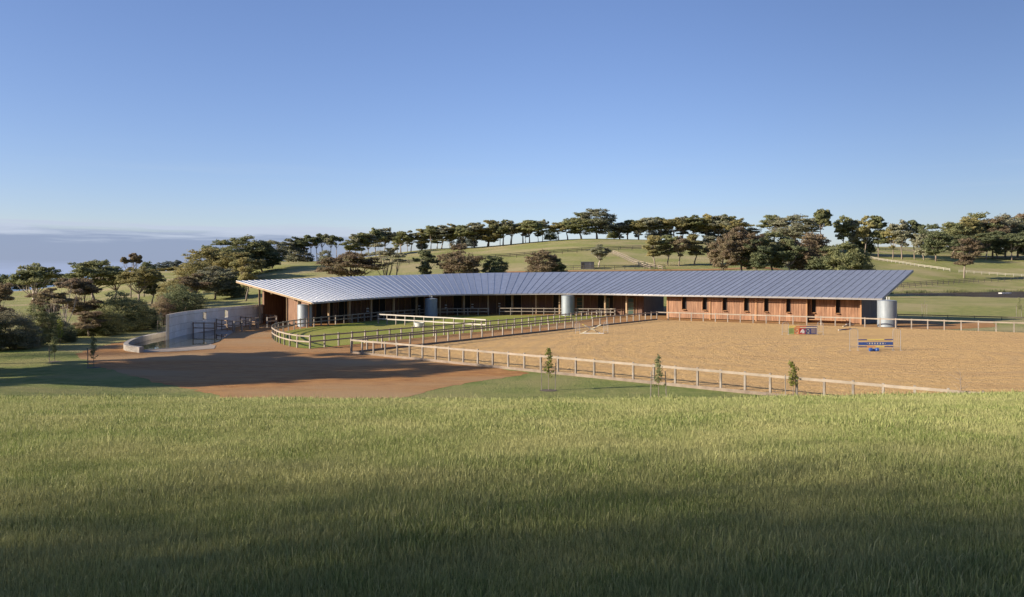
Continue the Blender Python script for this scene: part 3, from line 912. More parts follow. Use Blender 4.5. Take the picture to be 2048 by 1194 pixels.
def boarded(p0, p1, z0, z1a, z1b, mat, name='wall_panel', board=.18, depth=.025, th=.14, parent=None, **kw):
    """a wall panel of vertical boards with real gaps between them; top may slope"""
    p0, p1 = Vector(p0), Vector(p1); d = p1 - p0; Ln = d.length; d.normalize(); nn = Vector((d.y, -d.x))
    m_ = MB(); n_ = max(1, int(Ln / board))
    def prism(t0, t1, o0, o1, f):
        pts = [p0 + d * t0 + nn * o0, p0 + d * t1 + nn * o0, p0 + d * t1 + nn * o1, p0 + d * t0 + nn * o1]
        za, zb = z1a + (z1b - z1a) * t0 / Ln - f, z1a + (z1b - z1a) * t1 / Ln - f
        vs = [(p.x, p.y, z0 + f) for p in pts] + [(pts[0].x, pts[0].y, za), (pts[1].x, pts[1].y, zb), (pts[2].x, pts[2].y, zb), (pts[3].x, pts[3].y, za)]
        m_.add([bsub(v) for v in vs], BQ)
    prism(0, Ln, -th, 0, .004)
    rr = random.Random(int(Ln * 100))
    for k in range(n_):
        e_ = depth * rr.uniform(.6, 1.2)
        prism(Ln * k / n_ + .009, Ln * (k + 1) / n_ - .009, 0, e_, 0)
    return m_.build(name, mat, parent or BL, **kw)

# --- left and middle wing: verandah posts, then a dark boarded wall with trims and doors
OFF_W = 4.7
end0 = Vector((-28.6, 107.0)); end1 = Vector((-33.5, 112.7))
def rear(s):
    p, d, nn = wing_pt(s, OFF_W); return p
s_start = s_px(668); s_end = s_px(1262)
rp = [end0] + [rear(s) for s in np.linspace(s_start, s_end, 25)]
col_px = [657, 698, 742, 787, 832.5, 879.6, 927.7, 976, 1024, 1072, 1119, 1166, 1210, 1253]
for i in range(len(rp) - 1):
    a, b = rp[i], rp[i + 1]
    sg = s_start + (s_end - s_start) * i / 24
    za, zb = under_roof(a.x, a.y, sg), under_roof(b.x, b.y, sg)
    door = i % 3 == 1 and i > 3
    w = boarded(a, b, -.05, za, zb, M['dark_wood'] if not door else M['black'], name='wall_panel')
    d = (b - a).normalized(); rz = math.atan2(d.y, d.x); nn = Vector((d.y, -d.x))
    for t in (0.0, .52):
        q = a.lerp(b, t) + nn * .07
        hz_ = za + (zb - za) * t
        box('wall_stud', BL, bsub((q.x, q.y, hz_ / 2)), (.14, .12, hz_), M['dark_trim'], rz=rz)
    if i in (2, 3):   # wide black openings near the left end, with a glazed leaf
        q = a.lerp(b, .28) + nn * .05
        box('stable_door', BL, bsub((q.x, q.y, 1.45)), ((b - a).length * .42, .05, 2.9), M['black'], rz=rz)
# end wall of the left wing, in full sun
za, zb = under_roof(end0.x, end0.y, 2), under_roof(end1.x, end1.y, 6)
nE = 3
for k in range(nE):
    a, b = end1.lerp(end0, k / nE), end1.lerp(end0, (k + 1) / nE)
    boarded(a, b, -.05, zb + (za - zb) * k / nE, zb + (za - zb) * (k + 1) / nE, M['cedar'], name='wall_panel')
ea, eb = Vector((-26.95, 99.4)), Vector((-30.3, 101.55))
za, zb = under_roof(ea.x, ea.y, 1.5), under_roof(eb.x, eb.y, 1.5)
boarded(eb, ea, -.05, zb, za, M['cedar'], name='end_screen')
# slate end wall at the passage
pc = rear(s_end); v = roof_dir(s_end)
pe = pc + v * 6.2
boarded(pc, pe, -.05, under_roof(pc.x, pc.y, s_end), under_roof(pe.x, pe.y, s_end), M['slate_wall'], name='slate_wall', board=.3)
# back wall of the left and middle wing (closes the block)
bk = [end1] + [Vector(roof_pt(s, .80)[:2]) for s in np.linspace(s_px(640), s_px(1215), 18)] + [pe]
for i in range(len(bk) - 1):
    a, b = bk[i + 1], bk[i]
    sg = s_px(640) + (s_px(1215) - s_px(640)) * i / 18
    boarded(a, b, -.05, under_roof(b.x, b.y, sg), under_roof(a.x, a.y, sg), M['cedar'], name='back_wall_panel', board=.6)
# verandah columns
cols = [(657.5, 105.0), (698, 108.4), (742, 112.6), (787, 117.7), (832.5, 121.8), (879.6, 125.2), (927.7, 127.8), (976, 129.6), (1024, 130.2), (1072, 129.8), (1119, 128.8), (1166, 127.6), (1210, 126.2), (1253, 124.6)]
for i, (px, Y) in enumerate(cols):
    x, y = pxy(px, Y); s = s_px(px)
    zt = under_roof(x, y, s)
    w = .30 if i != 1 else .42
    p, d, nn = wing_pt(s, 0)
    box('verandah_post', BL, bsub((x, y, zt / 2)), (w * .8, w * .8, zt), M['pine'], rz=math.atan2(d.y, d.x))
    # rafter from post to wall
for px, py0, in ((736, 617), (838.8, 612), (892, 610), (945, 608.6), (998.8, 607)):
    s = s_px(px); p, d, nn = wing_pt(s, OFF_W - .35)
    x, y = pxy(px, p.y)
    for dy in (0, 5.2):
        z = EYE - (py0 + dy - HY) / FPX * y
        box('wall_plate', BL, bsub((x, y - .3, z)), (.36, .05, .16), M['white_paint'])
# posts that carry the open left end of the roof
for px, Y in ((519, 105.0), (574.8, 101.6), (597.5, 100.2)):
    x, y = pxy(px, Y); zt = under_roof(x, y, 4)
    box('verandah_post', BL, bsub((x, y, zt / 2)), (.26, .26, zt), M['pine'], rz=.4)
for f in (.25, .55, .85):
    a, b = roof_pt(.4, f, -.42), roof_pt(6, f, -.42)
    beam('purlin', BL, bsub(a), bsub(b), .12, .32, M['pine'])
# glass doors at the right end of the verandah
for px0, px1, Y in ((1256.5, 1266, 0), (1214, 1218.5, 0), (1154.5, 1165, 0)):
    s = s_px((px0 + px1) / 2 - 12); p, d, nn = wing_pt(s, OFF_W - .10)
    # walk along the wall to hit the wanted column of the picture
    best = min((abs(CX + FPX * wing_pt(ss, OFF_W - .12)[0].x / wing_pt(ss, OFF_W - .12)[0].y - (px0 + px1) / 2), ss) for ss in np.linspace(s - 12, s + 8, 120))[1]
    p, d, nn = wing_pt(best, OFF_W - .16)
    wd = (px1 - px0) / FPX * p.y / max(.45, abs(d.x))
    rz = math.atan2(d.y, d.x)
    fr = box('glass_door', BL, bsub((p.x, p.y, 1.45)), (wd + .3, .08, 2.9), M['dark_trim'], rz=rz)
    for j in range(4):
        q = p - nn * .05
        o_ = box('pane', BL, bsub((q.x, q.y, .5 + j * .68)), (wd, .04, .60), M['glass'], rz=rz)

# --- right wing: sunlit cedar wall
OW = 1.35
def rw(px, off=OW):
    """point of the right wall line seen at a photo column"""
    lo, hi = s_px(px) - 6, s_px(px) + 6
    best = min((abs(CX + FPX * wing_pt(ss, off)[0].x / wing_pt(ss, off)[0].y - px), ss) for ss in np.linspace(lo, hi, 241))[1]
    return best
s1333, s1614, s1722 = rw(1334), rw(1614), rw(1722)
bounds = [1334, 1420, 1512.5, 1614]
win = [1369, 1410, 1450, 1493, 1532.5, 1577]
win2 = [1627.5, 1676]
WZ0, WZ1 = 1.50, 3.38
def zc(p, s): return under_roof(p.x, p.y, s)
def wall_run(px0, px1, wins, off):
    edges = [px0]
    for w_ in wins: edges += [w_ - 4.2, w_ + 4.2]
    edges.append(px1)
    for i in range(0, len(edges) - 1):
        sa, sb = rw(edges[i], off), rw(edges[i + 1], off)
        a, b = wing_pt(sa, off)[0], wing_pt(sb, off)[0]
        ta, tb = zc(a, sa), zc(b, sb)
        if i % 2 == 0:
            # split long solid pieces at the bay posts into planks: each board is an object
            d = b - a; n_ = max(1, round(d.length / .36)); dn = d.normalized(); nn = Vector((dn.y, -dn.x)); rz = math.atan2(dn.y, dn.x)
            boarded(a, b, .12, ta, tb, M['dark_wood'], name='wall_panel', board=9, depth=.001, th=.12)
            for k in range(n_):
                q = a + d * ((k + .5) / n_); zt = ta + (tb - ta) * (k + .5) / n_
                e_ = random.uniform(.03, .045)
                box('plank', BL, bsub((q.x + nn.x * .022, q.y + nn.y * .022, (zt + .12) / 2)), (d.length / n_ - .022, e_, zt - .12), M['cedar'], rz=rz)
        else:
            d = b - a; dn = d.normalized(); nn = Vector((dn.y, -dn.x)); rz = math.atan2(dn.y, dn.x); m = (a + b) / 2
            box('plank', BL, bsub((m.x + nn.x * .01, m.y + nn.y * .01, (WZ0 + .12) / 2)), (d.length, .06, WZ0 - .12), M['cedar'], rz=rz)
            box('plank', BL, bsub((m.x, m.y, (WZ1 + ta) / 2)), (d.length, .06, ta - WZ1), M['cedar'], rz=rz)
            W = empty('window', bsub((m.x, m.y, 0)), rz); W.parent = BL
            Ln = d.length
            box('pane', W, (0, .10, (WZ0 + WZ1) / 2), (Ln, .02, WZ1 - WZ0), M['black'])
            box('fin', W, (-Ln / 2 + .03, -.20, (WZ0 + WZ1) / 2 + .06), (.05, .42, WZ1 - WZ0 + .12), M['cedar_trim'])
            box('fin', W, (Ln / 2 + .03, -.03, (WZ0 + WZ1) / 2 + .06), (.05, .10, WZ1 - WZ0 + .12), M['dark_wood'])
            w2 = MB(); w2.add([(-Ln / 2, -.4, WZ0 - .14), (Ln / 2, -.4, WZ0 - .14), (Ln / 2, 0, WZ0 - .14), (-Ln / 2, 0, WZ0 - .14), (-Ln / 2, -.4, WZ0 + .02), (Ln / 2, -.06, WZ0 - .03), (Ln / 2, 0, WZ0 + .0), (-Ln / 2, 0, WZ0 + .02)], BQ)
            w2.build('sill', M['cedar_trim'], W)
wall_run(1334, 1614, win, OW)
wall_run(1616, 1721, win2, OW + .85)
for px in (1335, 1420, 1512.5, 1613.5, 1721.5):
    s = rw(px); p, d, nn = wing_pt(s, OW - .07)
    zt = zc(p, s)
    box('bay_post', BL, bsub((p.x, p.y, zt / 2)), (.20, .14, zt), M['cedar_trim'], rz=math.atan2(d.y, d.x))
# return wall into the recess, ledge of the recess
s = rw(1614); p, d, nn = wing_pt(s, OW); q = p + nn * .95
boarded(p + d * .05, q + d * .05, 0, zc(p, s), zc(q, s), M['dark_wood'])
sa, sb = rw(1618), rw(1692)
a, b = wing_pt(sa, OW + .35)[0], wing_pt(sb, OW + .35)[0]
beam('bench', BL, bsub((a.x, a.y, .48)), bsub((b.x, b.y, .48)), .5, .10, M['cedar_trim'])
# slate end wall on the right, running back under the roof edge
s = rw(1723); p, d, nn = wing_pt(s, OW); v = roof_dir(EL); q = p + v * 10.5
boarded(p, q, -.05, zc(p, s), min(zc(q, EL), under_roof(q.x, q.y, EL)), M['slate_wall'], name='slate_wall', board=.3)
# back and passage walls of the right block
a = wing_pt(rw(1334), OW)[0]; b = a + v * 9.5
boarded(b, a, -.05, under_roof(b.x, b.y, s1333), zc(a, s1333), M['cedar'], name='passage_wall', board=.4)
for k in range(6):
    x0, x1 = b.lerp(q, k / 6), b.lerp(q, (k + 1) / 6)
    boarded(x1, x0, -.05, under_roof(x1.x, x1.y, EL * .9), under_roof(x0.x, x0.y, EL * .85), M['cedar'], name='back_wall_panel', board=.6)

# ------------------------------------------------------------------ rain water tanks
def tank(label, px, Y, r, h):
    x, y = pxy(px, Y)
    t = empty('water_tank', (x, y, 0), label=label, cat='water tank', group='corrugated rainwater tanks along the stable')
    n = 40; mb = MB(); rows = int(h / .11) * 2
    vs, fs = [], []
    for j in range(rows + 1):
        rr = r + (.012 if j % 2 else -.006); z = h * j / rows
        vs += [(rr * math.cos(2 * PI * k / n), rr * math.sin(2 * PI * k / n), z) for k in range(n)]
    for j in range(rows):
        for k in range(n):
            a, b = j * n + k, j * n + (k + 1) % n; fs.append((a, b, b + n, a + n))
    mb.add(vs, fs); mb.build('shell', M['tank_metal'], t, smooth=False)
    mb = MB(); mb.add([((r + .03) * math.cos(2 * PI * k / n), (r + .03) * math.sin(2 * PI * k / n), h) for k in range(n)] + [((r + .03) * math.cos(2 * PI * k / n), (r + .03) * math.sin(2 * PI * k / n), h + .05) for k in range(n)] + [(0, 0, h + .22)],
                      [(k, (k + 1) % n, n + (k + 1) % n, n + k) for k in range(n)] + [(n + k, n + (k + 1) % n, 2 * n) for k in range(n)])
    mb.build('lid', M['tank_metal'], t)
    for dx in (-.12, .18):
        mb = MB(); mb.tube([(dx, -.2, h + .1), (dx, -.2, h + .55)], [.05, .05], 8); mb.build('inlet_pipe', M['white_paint'], t)
    return t
tank('silver water tank standing at the left end of the stable, leftmost of the four', 609.5, 100.2, .95, 2.86)
tank('water tank in the shade of the verandah, second from the left', 862, 121.5, 1.0, 2.95)
tank('pale water tank by the back paddock fence, third from the left', 1136, 126.4, 1.1, 3.30)
tank('largest silver water tank at the right end of the stable, behind the pale fence', 1774, 99.6, 1.18, 3.42)

# round trough on the paddock
t = empty('water_trough', (*pxy(838.5, 97.5), 0), label='round white water trough on the green paddock under the dividing fence', cat='trough')
mb = MB(); n = 24
prof = [(.50, 0), (.62, .62), (.66, .62), (.66, .68), (.58, .68), (.5, .3), (0, .3)]
vs = [(r * math.cos(2 * PI * k / n), r * math.sin(2 * PI * k / n), z) for r, z in prof for k in range(n)]
mb.add(vs, [(j * n + k, j * n + (k + 1) % n, (j + 1) * n + (k + 1) % n, (j + 1) * n + k) for j in range(len(prof) - 1) for k in range(n)])
mb.build('bowl', M['white_paint'], t)
mb = MB(); mb.tube([(-.64, -.1, 0), (-.64, -.1, 1.0)], [.05, .05], 8); mb.build('supply_pipe', M['white_paint'], t)

# ------------------------------------------------------------------ show jumps
def jump_wing(parent, x, y, w, h, mat, arch=True, rz=0.0):
    mb = MB()
    pts = [(-w / 2, 0, 0), (-w / 2, 0, h - .25)] + [(-w / 2 * math.cos(a), 0, h - .25 + .25 * math.sin(a)) for a in (PI * k / 6 for k in range(1, 6))] + [(w / 2, 0, h - .25), (w / 2, 0, 0)]
    mb.tube(pts, [.022] * len(pts), 6)
    mb.tube([(-w / 2, 0, .35), (w / 2, 0, .35)], [.018, .018], 6)
    mb.tube([(-w / 2, -.3, .02), (-w / 2, .3, .02)], [.025] * 2, 6); mb.tube([(w / 2, -.3, .02), (w / 2, .3, .02)], [.025] * 2, 6)
    for k in range(1, 4):
        xx = -w / 2 + w * k / 4
        mb.tube([(xx, 0, .35), (xx, 0, h - .12)], [.006, .006], 4)
    return mb.build('wing', mat, parent, loc=(x, y, 0))
def banded_pole(parent, a, b, bands, r=.05, name='pole'):
    a, b = Vector(a), Vector(b); n = len(bands)
    e = empty(name, tuple(a)); e.parent = parent
    for k, m_ in enumerate(bands):
        mb = MB(); mb.tube([(b - a) * (k / n), (b - a) * ((k + 1) / n)], [r, r], 8)
        mb.build('band', M[m_], e)
# blue jump
x0, Y0 = pxy(1751, 68.4)
j = empty('show_jump', (x0, Y0, 0), .0, label='blue and yellow show jump with arched wings and blue plank, nearest the camera', cat='show jump')
jump_wing(j, -1.97, 0, .74, 2.05, M['grey_metal']); jump_wing(j, 1.94, 0, .70, 2.05, M['grey_metal'])
for z in (1.00, .36): banded_pole(j, (-1.58, 0, z), (1.58, 0, z + .02), ['navy_paint', 'yellow_paint', 'yellow_paint', 'navy_paint'] if z > .5 else ['navy_paint', 'orange_paint', 'yellow_paint', 'navy_paint'], .045)
box('plank', j, (0, -.03, .66), (3.12, .04, .26), M['blue_paint'], rot=(0, -.006, 0))
pk = empty('lettering', (0, 0, 0)); pk.parent = j
for k, xx in enumerate((-.78, -.56, -.32, -.08, .16, .42, .66, .86)):
    box('mark', pk, (xx, -.056, .67), (.10 if k not in (0, 7) else .05, .008, .13 if k not in (0, 7) else .05), M['pale_pole'], rot=(0, -.006, 0))
e = empty('filler_block', (*pxy(1748, 67.6), 0), .0, label='blue plastic filler block lying on the sand under the blue jump', cat='filler block')
mb = MB()
for sx in (-1, 1):
    mb.tube([(sx * .10, 0, .17), (sx * .18, 0, .17), (sx * .40, 0, .17)], [.09, .17, .17], 12)
mb.box((0, 0, .16), (.3, .2, .2))
mb.build('body', M['blue_paint'], e)
for sx in (-1, 1):
    mb = MB(); mb.tube([(sx * .40, 0, .17), (sx * .43, 0, .17)], [.13, .12], 12); mb.build('cap', M['blue_paint'], e)
# rainbow panel jump
x0, Y0 = pxy(1605.5, 86.2)
j = empty('show_jump', (x0, Y0, 0), .02, label='rainbow show jump with lattice panel and white horse head, in front of the stable wall', cat='show jump')
jump_wing(j, -2.02, 0, .72, 1.5, M['grey_metal']); jump_wing(j, 2.02, 0, .68, 1.5, M['grey_metal'])
banded_pole(j, (-1.62, 0, .98), (1.62, 0, .98), ['yellow_paint', 'yellow_paint', 'orange_paint', 'red_paint', 'red_paint', 'navy_paint', 'navy_paint', 'navy_paint'], .05)
banded_pole(j, (-1.62, -.05, .85), (1.62, -.05, .85), ['yellow_paint', 'orange_paint', 'pale_pole', 'white_paint', 'white_paint'], .03)
secs = [(-1.62, -1.0, 'green_paint', 'bars'), (-1.0, -.42, 'orange_paint', 'x'), (-.42, .30, 'red_paint', 'head'), (.30, .88, 'navy_paint', 'x'), (.88, 1.60, 'navy_paint', 'bars')]
for xa, xb, mt, kind in secs:
    pn = empty('panel', ((xa + xb) / 2, 0, .44)); pn.parent = j; w = xb - xa
    box('frame', pn, (0, 0, .30), (w, .05, .07), M[mt]); box('frame', pn, (0, 0, -.30), (w, .05, .07), M[mt])
    box('frame', pn, (-w / 2 + .03, 0, 0), (.05, .05, .54), M[mt]); box('frame', pn, (w / 2 - .03, 0, 0), (.05, .05, .54), M[mt])
    if kind == 'bars':
        for k in range(6):
            box('bar', pn, (-w / 2 + w * (k + 1) / 7, 0, 0), (.05, .04, .54), M[mt])
        if mt == 'green_paint': box('board', pn, (0, .03, 0), (w - .1, .02, .54), M['green_paint'])
    elif kind == 'x':
        box('board', pn, (0, .03, 0), (w - .1, .02, .54), M['pale_pole'])
        for sg in (1, -1): box('bar', pn, (0, -.005 * sg, 0), (math.hypot(w, .6) - .1, .04, .06), M[mt], rot=(0, sg * math.atan2(.6, w), 0))
    else:
        box('board', pn, (-w / 4, .02, 0), (w / 2, .03, .54), M['red_paint']); box('board', pn, (w / 4, .02, 0), (w / 2, .03, .54), M['navy_paint'])
        hh = [(-.24, -.14), (-.20, -.20), (-.10, -.14), (.02, -.12), (-.02, -.25), (.24, -.25), (.26, 0), (.16, .16), (.06, .24), (.02, .18), (-.08, .12)]
        mb = MB(); k_ = len(hh)
        mb.add([(x, -.03, z) for x, z in hh] + [(x, 0, z) for x, z in hh], [tuple(range(k_)), tuple(reversed(range(k_, 2 * k_)))] + [(i, i + k_, (i + 1) % k_ + k_, (i + 1) % k_) for i in range(k_)])
        mb.build('horse_head', M['white_paint'], pn)
# cross pole jump
x0, Y0 = pxy(1183.5, 88.0)
j = empty('show_jump', (x0, Y0, 0), .0, label='pale yellow crossed pole jump near the arena side fence', cat='show jump')
for sx in (-1, 1): jump_wing(j, sx * 1.65, 0, .5, 1.4, M['grey_metal'])
banded_pole(j, (-1.12, -.04, 1.12), (1.10, -.04, .02), ['yellow_paint', 'pale_pole', 'grey_metal', 'grey_metal', 'pale_pole', 'pale_pole', 'kick_board', 'kick_board', 'pale_pole'], .055)
banded_pole(j, (1.10, .04, 1.05), (-1.12, .04, .04), ['pale_pole', 'pale_pole', 'grey_metal', 'pale_pole', 'pale_pole', 'kick_board', 'kick_board', 'pale_pole', 'pale_pole'], .055)
banded_pole(j, (-1.45, -.35, .06), (1.35, -.45, .06), ['pale_pole', 'white_paint', 'pale_pole', 'pale_pole', 'white_paint'], .06, name='ground_pole')
banded_pole(j, (-1.0, -.15, .06), (1.0, -.2, .06), ['pale_pole', 'pale_pole', 'white_paint'], .06, name='ground_pole')
banded_pole(j, (1.0, -.3, .06), (1.9, -.1, .06), ['pale_pole', 'kick_board', 'kick_board'], .05, name='ground_pole')
# spare poles on the sand
gl = 'spare jump poles lying on the sand by the far fence'
for k, (pa, pb, lab, bands) in enumerate(((P(1677, 661.5), P(1702, 658.8), 'nearest of the spare striped poles on the sand', ['white_paint', 'navy_paint', 'navy_paint', 'red_paint', 'navy_paint']),
                                   (P(1686, 654), P(1708, 649.6), 'second nearest of the spare striped poles on the sand', ['pale_pole', 'kick_board', 'kick_board', 'pale_pole']),
                                   (P(1692, 650), P(1716, 645.8), 'second farthest of the spare striped poles on the sand', ['white_paint', 'navy_paint', 'kick_board', 'navy_paint']),
                                   (P(1696.5, 646), P(1722, 645.6), 'farthest of the spare striped poles on the sand', ['white_paint', 'navy_paint', 'red_paint', 'kick_board']))):
    r_ = empty('jump_pole', (*pa, 0), label=lab, cat='pole', group=gl)
    a, b = Vector((0, 0, .09)), Vector((pb[0] - pa[0], pb[1] - pa[1], .09)); n_ = len(bands)
    for q, m_ in enumerate(bands):
        mb = MB(); mb.tube([a.lerp(b, q / n_), a.lerp(b, (q + 1) / n_)], [.055, .055], 8); mb.build('band', M[m_], r_)

# ------------------------------------------------------------------ trees
def leaf_cloud(centers, radii, counts, size, rng, up=.25):
    V = []
    for c, r, n_ in zip(centers, radii, counts):
        d = rng.normal(size=(n_, 3)); d /= np.linalg.norm(d, axis=1)[:, None]
        if r[0] < 3: d[:, 2] = np.where(d[:, 2] < -.35, d[:, 2] * .4, d[:, 2])
        rad = rng.uniform(.1 if r[0] < 3 else 0, 1, n_) ** .42 * (1 + .13 * rng.normal(size=n_))
        rad = rad * (1 + .12 * np.sin(d[:, 0] * 7 + c[0] * 3) + .1 * np.sin(d[:, 1] * 9 + c[2] * 2))
        p = np.array(c) + d * np.array(r) * rad[:, None]
        nrm = d * 1.1 + rng.normal(size=(n_, 3)) * .55 + np.array([0, 0, up]); nrm /= np.linalg.norm(nrm, axis=1)[:, None]
        u = np.cross(nrm, rng.normal(size=(n_, 3))); u /= np.linalg.norm(u, axis=1)[:, None]
        w = np.cross(nrm, u)
        s = size * rng.uniform(.5, 1.25, n_)[:, None]
        q = np.stack([p - u * s - w * s * .45, p + u * s - w * s * .35, p + w * s * .95], 1)
        V.append(q.reshape(-1, 3))
    V = np.concatenate(V); F = np.arange(len(V)).reshape(-1, 3)
    return V, F

def tree_meshes(kind, lod, seed):
    """unit tree: height 10, crown about 7 across, standing at the origin"""
    rng = np.random.default_rng(seed); rr = random.Random(seed)
    NL = {'far': 4200, 'mid': 13500, 'near': 32000}[lod]
    size = {'far': .30, 'mid': .165, 'near': .115}[lod]
    cs, rs = [], []
    if kind == 'umbrella':        # flat topped gum, bare forked limbs below
        n_ = 16 + seed % 3
        for k in range(n_):
            a = k * 2.4 + rr.uniform(-.4, .4); q = math.sqrt((k + .5) / n_) * 2.9
            z = 8.6 - .28 * q * q + rr.uniform(-1.1, .6); r = rr.uniform(.9, 1.4)
            cs.append((q * math.cos(a), q * math.sin(a), z)); rs.append((r * 1.1, r * 1.1, r * .72))
        for k in range(9):
            a = rr.uniform(0, 6.28); q = rr.uniform(.6, 2.8)
            cs.append((q * math.cos(a), q * math.sin(a), rr.uniform(4.6, 7))); rs.append((.95, .95, .6))
        fork = .34
    elif kind == 'open':          # tall open gum, clumps at several levels
        for k in range(22):
            z = rr.uniform(3.4, 9.3); q = rr.uniform(.4, 3.0) * (1 - abs(z - 7) / 6.0); a = rr.uniform(0, 6.28)
            r = rr.uniform(.75, 1.25)
            cs.append((q * math.cos(a), q * math.sin(a), z)); rs.append((r * 1.1, r * 1.1, r * .72))
        cs.append((.2, .1, 9.1)); rs.append((.9, .9, .75))
        fork = .30
    elif kind == 'tall':          # narrow, crown high up
        for k in range(10):
            z = rr.uniform(6.0, 9.3); q = rr.uniform(.2, 2.4) * (1 - abs(z - 8) / 4.5); a = rr.uniform(0, 6.28)
            r = rr.uniform(.65, 1.1)
            cs.append((q * math.cos(a), q * math.sin(a), z)); rs.append((r, r, r * .75))
        fork = .5
    elif kind == 'round':         # dense rounded crown nearly to the ground
        for k in range(34):
            u = rr.uniform(-.9, 1); a = k * 2.4; rad = math.sqrt(max(0, 1 - u * u)) * rr.uniform(.75, 1.0)
            r = rr.uniform(.8, 1.25)
            cs.append((2.75 * rad * math.cos(a), 2.75 * rad * math.sin(a), 5.2 + 3.8 * u)); rs.append((r, r, r * .8))
        cs.append((0, 0, 5)); rs.append((2.3, 2.3, 3.2))
        fork = .22
    elif kind == 'bush':          # sprawling, to the ground
        for k in range(30):
            a = k * 2.4; q = math.sqrt((k + .5) / 30) * 3.2; h = 8.3 * math.sqrt(max(.05, 1 - (q / 3.7) ** 2)) * rr.uniform(.72, 1.05)
            r = rr.uniform(.8, 1.3)
            cs.append((q * math.cos(a), q * math.sin(a), h)); rs.append((r, r, r * 1.0))
            cs.append((q * math.cos(a) * 1.05, q * math.sin(a) * 1.05, h * .45)); rs.append((r, r, 1.6))
            if k % 2: cs.append((q * math.cos(a) * 1.1, q * math.sin(a) * 1.1, 1.0)); rs.append((r * 1.1, r * 1.1, 1.2))
        fork = .12
    elif kind in ('airy', 'thin'):          # one fine leaf cloud from low down, shaped to thin the sunlight evenly
        cs.append((0, 0, 5.4)); rs.append((3.5, 3.5, 4.5))
        NL = 70000 if kind == 'airy' else 25000; size = .036; fork = .2
    elif kind == 'wispy':         # bare pale limbs, thin foliage
        for k in range(13):
            z = rr.uniform(5.5, 9.4); q = rr.uniform(.6, 3.0); a = rr.uniform(0, 6.28); r = rr.uniform(.45, .95)
            cs.append((q * math.cos(a), q * math.sin(a), z)); rs.append((r * 1.2, r * 1.2, r * .6))
        NL = int(NL * .55); fork = .14
    # split every clump into a few lobes for a ragged outline
    c2, r2 = [], []
    for c, r in zip(cs, rs):
        c2.append(c); r2.append(tuple(v * .82 for v in r))
        if kind in ('airy', 'thin'): c2[-1], r2[-1] = c, r; continue
        for _ in range(5 if lod != 'far' else 3):
            a = rr.uniform(0, 6.28); e = rr.uniform(.6, 1.0)
            c2.append((c[0] + r[0] * e * math.cos(a), c[1] + r[1] * e * math.sin(a), c[2] + r[2] * rr.uniform(-.35, .8))); f = rr.uniform(.35, .58)
            r2.append(tuple(v * f for v in r))
    vol = np.array([(r[0] * r[1] + r[0] * r[2] * 2) for r in r2]); cnt = np.maximum(6, (vol / vol.sum() * NL).astype(int))
    V, F = leaf_cloud(c2, r2, cnt, size, rng)
    top = np.percentile(V[:, 2], 99.7); wd = np.percentile(np.abs(V[:, :2]), 98.5)
    kz, kx = 10 / top, 3.5 / wd
    V = V * np.array([kx, kx, kz])
    cs = [(c[0] * kx, c[1] * kx, c[2] * kz) for c in cs]
    cm = bpy.data.meshes.new('crown'); fill_mesh(cm, V, F, False)
    # trunk and limbs
    mb = MB(); sd = {'far': 4, 'mid': 5, 'near': 7}[lod]
    lean = (rr.uniform(-.5, .5), rr.uniform(-.5, .5))
    base_r = {'wispy': .17, 'airy': .05, 'thin': .05}.get(kind, .19)
    stems = 1 if kind not in ('wispy', 'bush') else 4
    fz = fork * 10
    forks = []
    for k in range(stems):
        a = k * 2.2 + seed
        o = (.25 * math.cos(a), .25 * math.sin(a)) if stems > 1 else (0, 0)
        f = (lean[0] + o[0] * 5 * (stems > 1), lean[1] + o[1] * 5 * (stems > 1), fz * (1 + .5 * (stems > 1)))
        mb.tube([(o[0], o[1], -.4), (o[0] + f[0] * .3, o[1] + f[1] * .3, f[2] * .5), f], [base_r * 1.3 / math.sqrt(stems), base_r / math.sqrt(stems), base_r * .8 / math.sqrt(stems)], sd)
        forks.append(f)
    order = sorted(range(len(cs)), key=lambda i: -rs[i][0])[:14 if lod != 'far' else 8]
    if kind in ('airy', 'thin'): order = order[:4]
    for i in order:
        c = cs[i]; f = min(forks, key=lambda q: math.hypot(q[0] - c[0], q[1] - c[1]))
        if c[2] < f[2] + .4: continue
        mid = ((f[0] * .45 + c[0] * .55) + rr.uniform(-.3, .3), (f[1] * .45 + c[1] * .55) + rr.uniform(-.3, .3), f[2] * .5 + c[2] * .5 - .2)
        mb.tube([f, mid, (c[0], c[1], c[2] - .1)], [base_r * .55 / math.sqrt(max(1, stems * .6)), base_r * .36, base_r * .12], max(3, sd - 1), cap=False)
        if lod != 'far':
            for _ in range(2):
                e = (c[0] + rr.uniform(-1, 1) * rs[i][0], c[1] + rr.uniform(-1, 1) * rs[i][1], c[2] + rr.uniform(-.1, .6) * rs[i][2])
                mb.tube([mid, e], [base_r * .24, base_r * .05], 3, cap=False)
    tm = bpy.data.meshes.new('trunk'); tm.from_pydata(mb.v, [], mb.f)
    tm.polygons.foreach_set('use_smooth', [True] * len(tm.polygons)); tm.update()
    cm.materials.append(None); tm.materials.append(M['bark'])
    return cm, tm
_tm = {}
VARS = {'far': 6, 'mid': 3, 'near': 3}
_cnt = {}
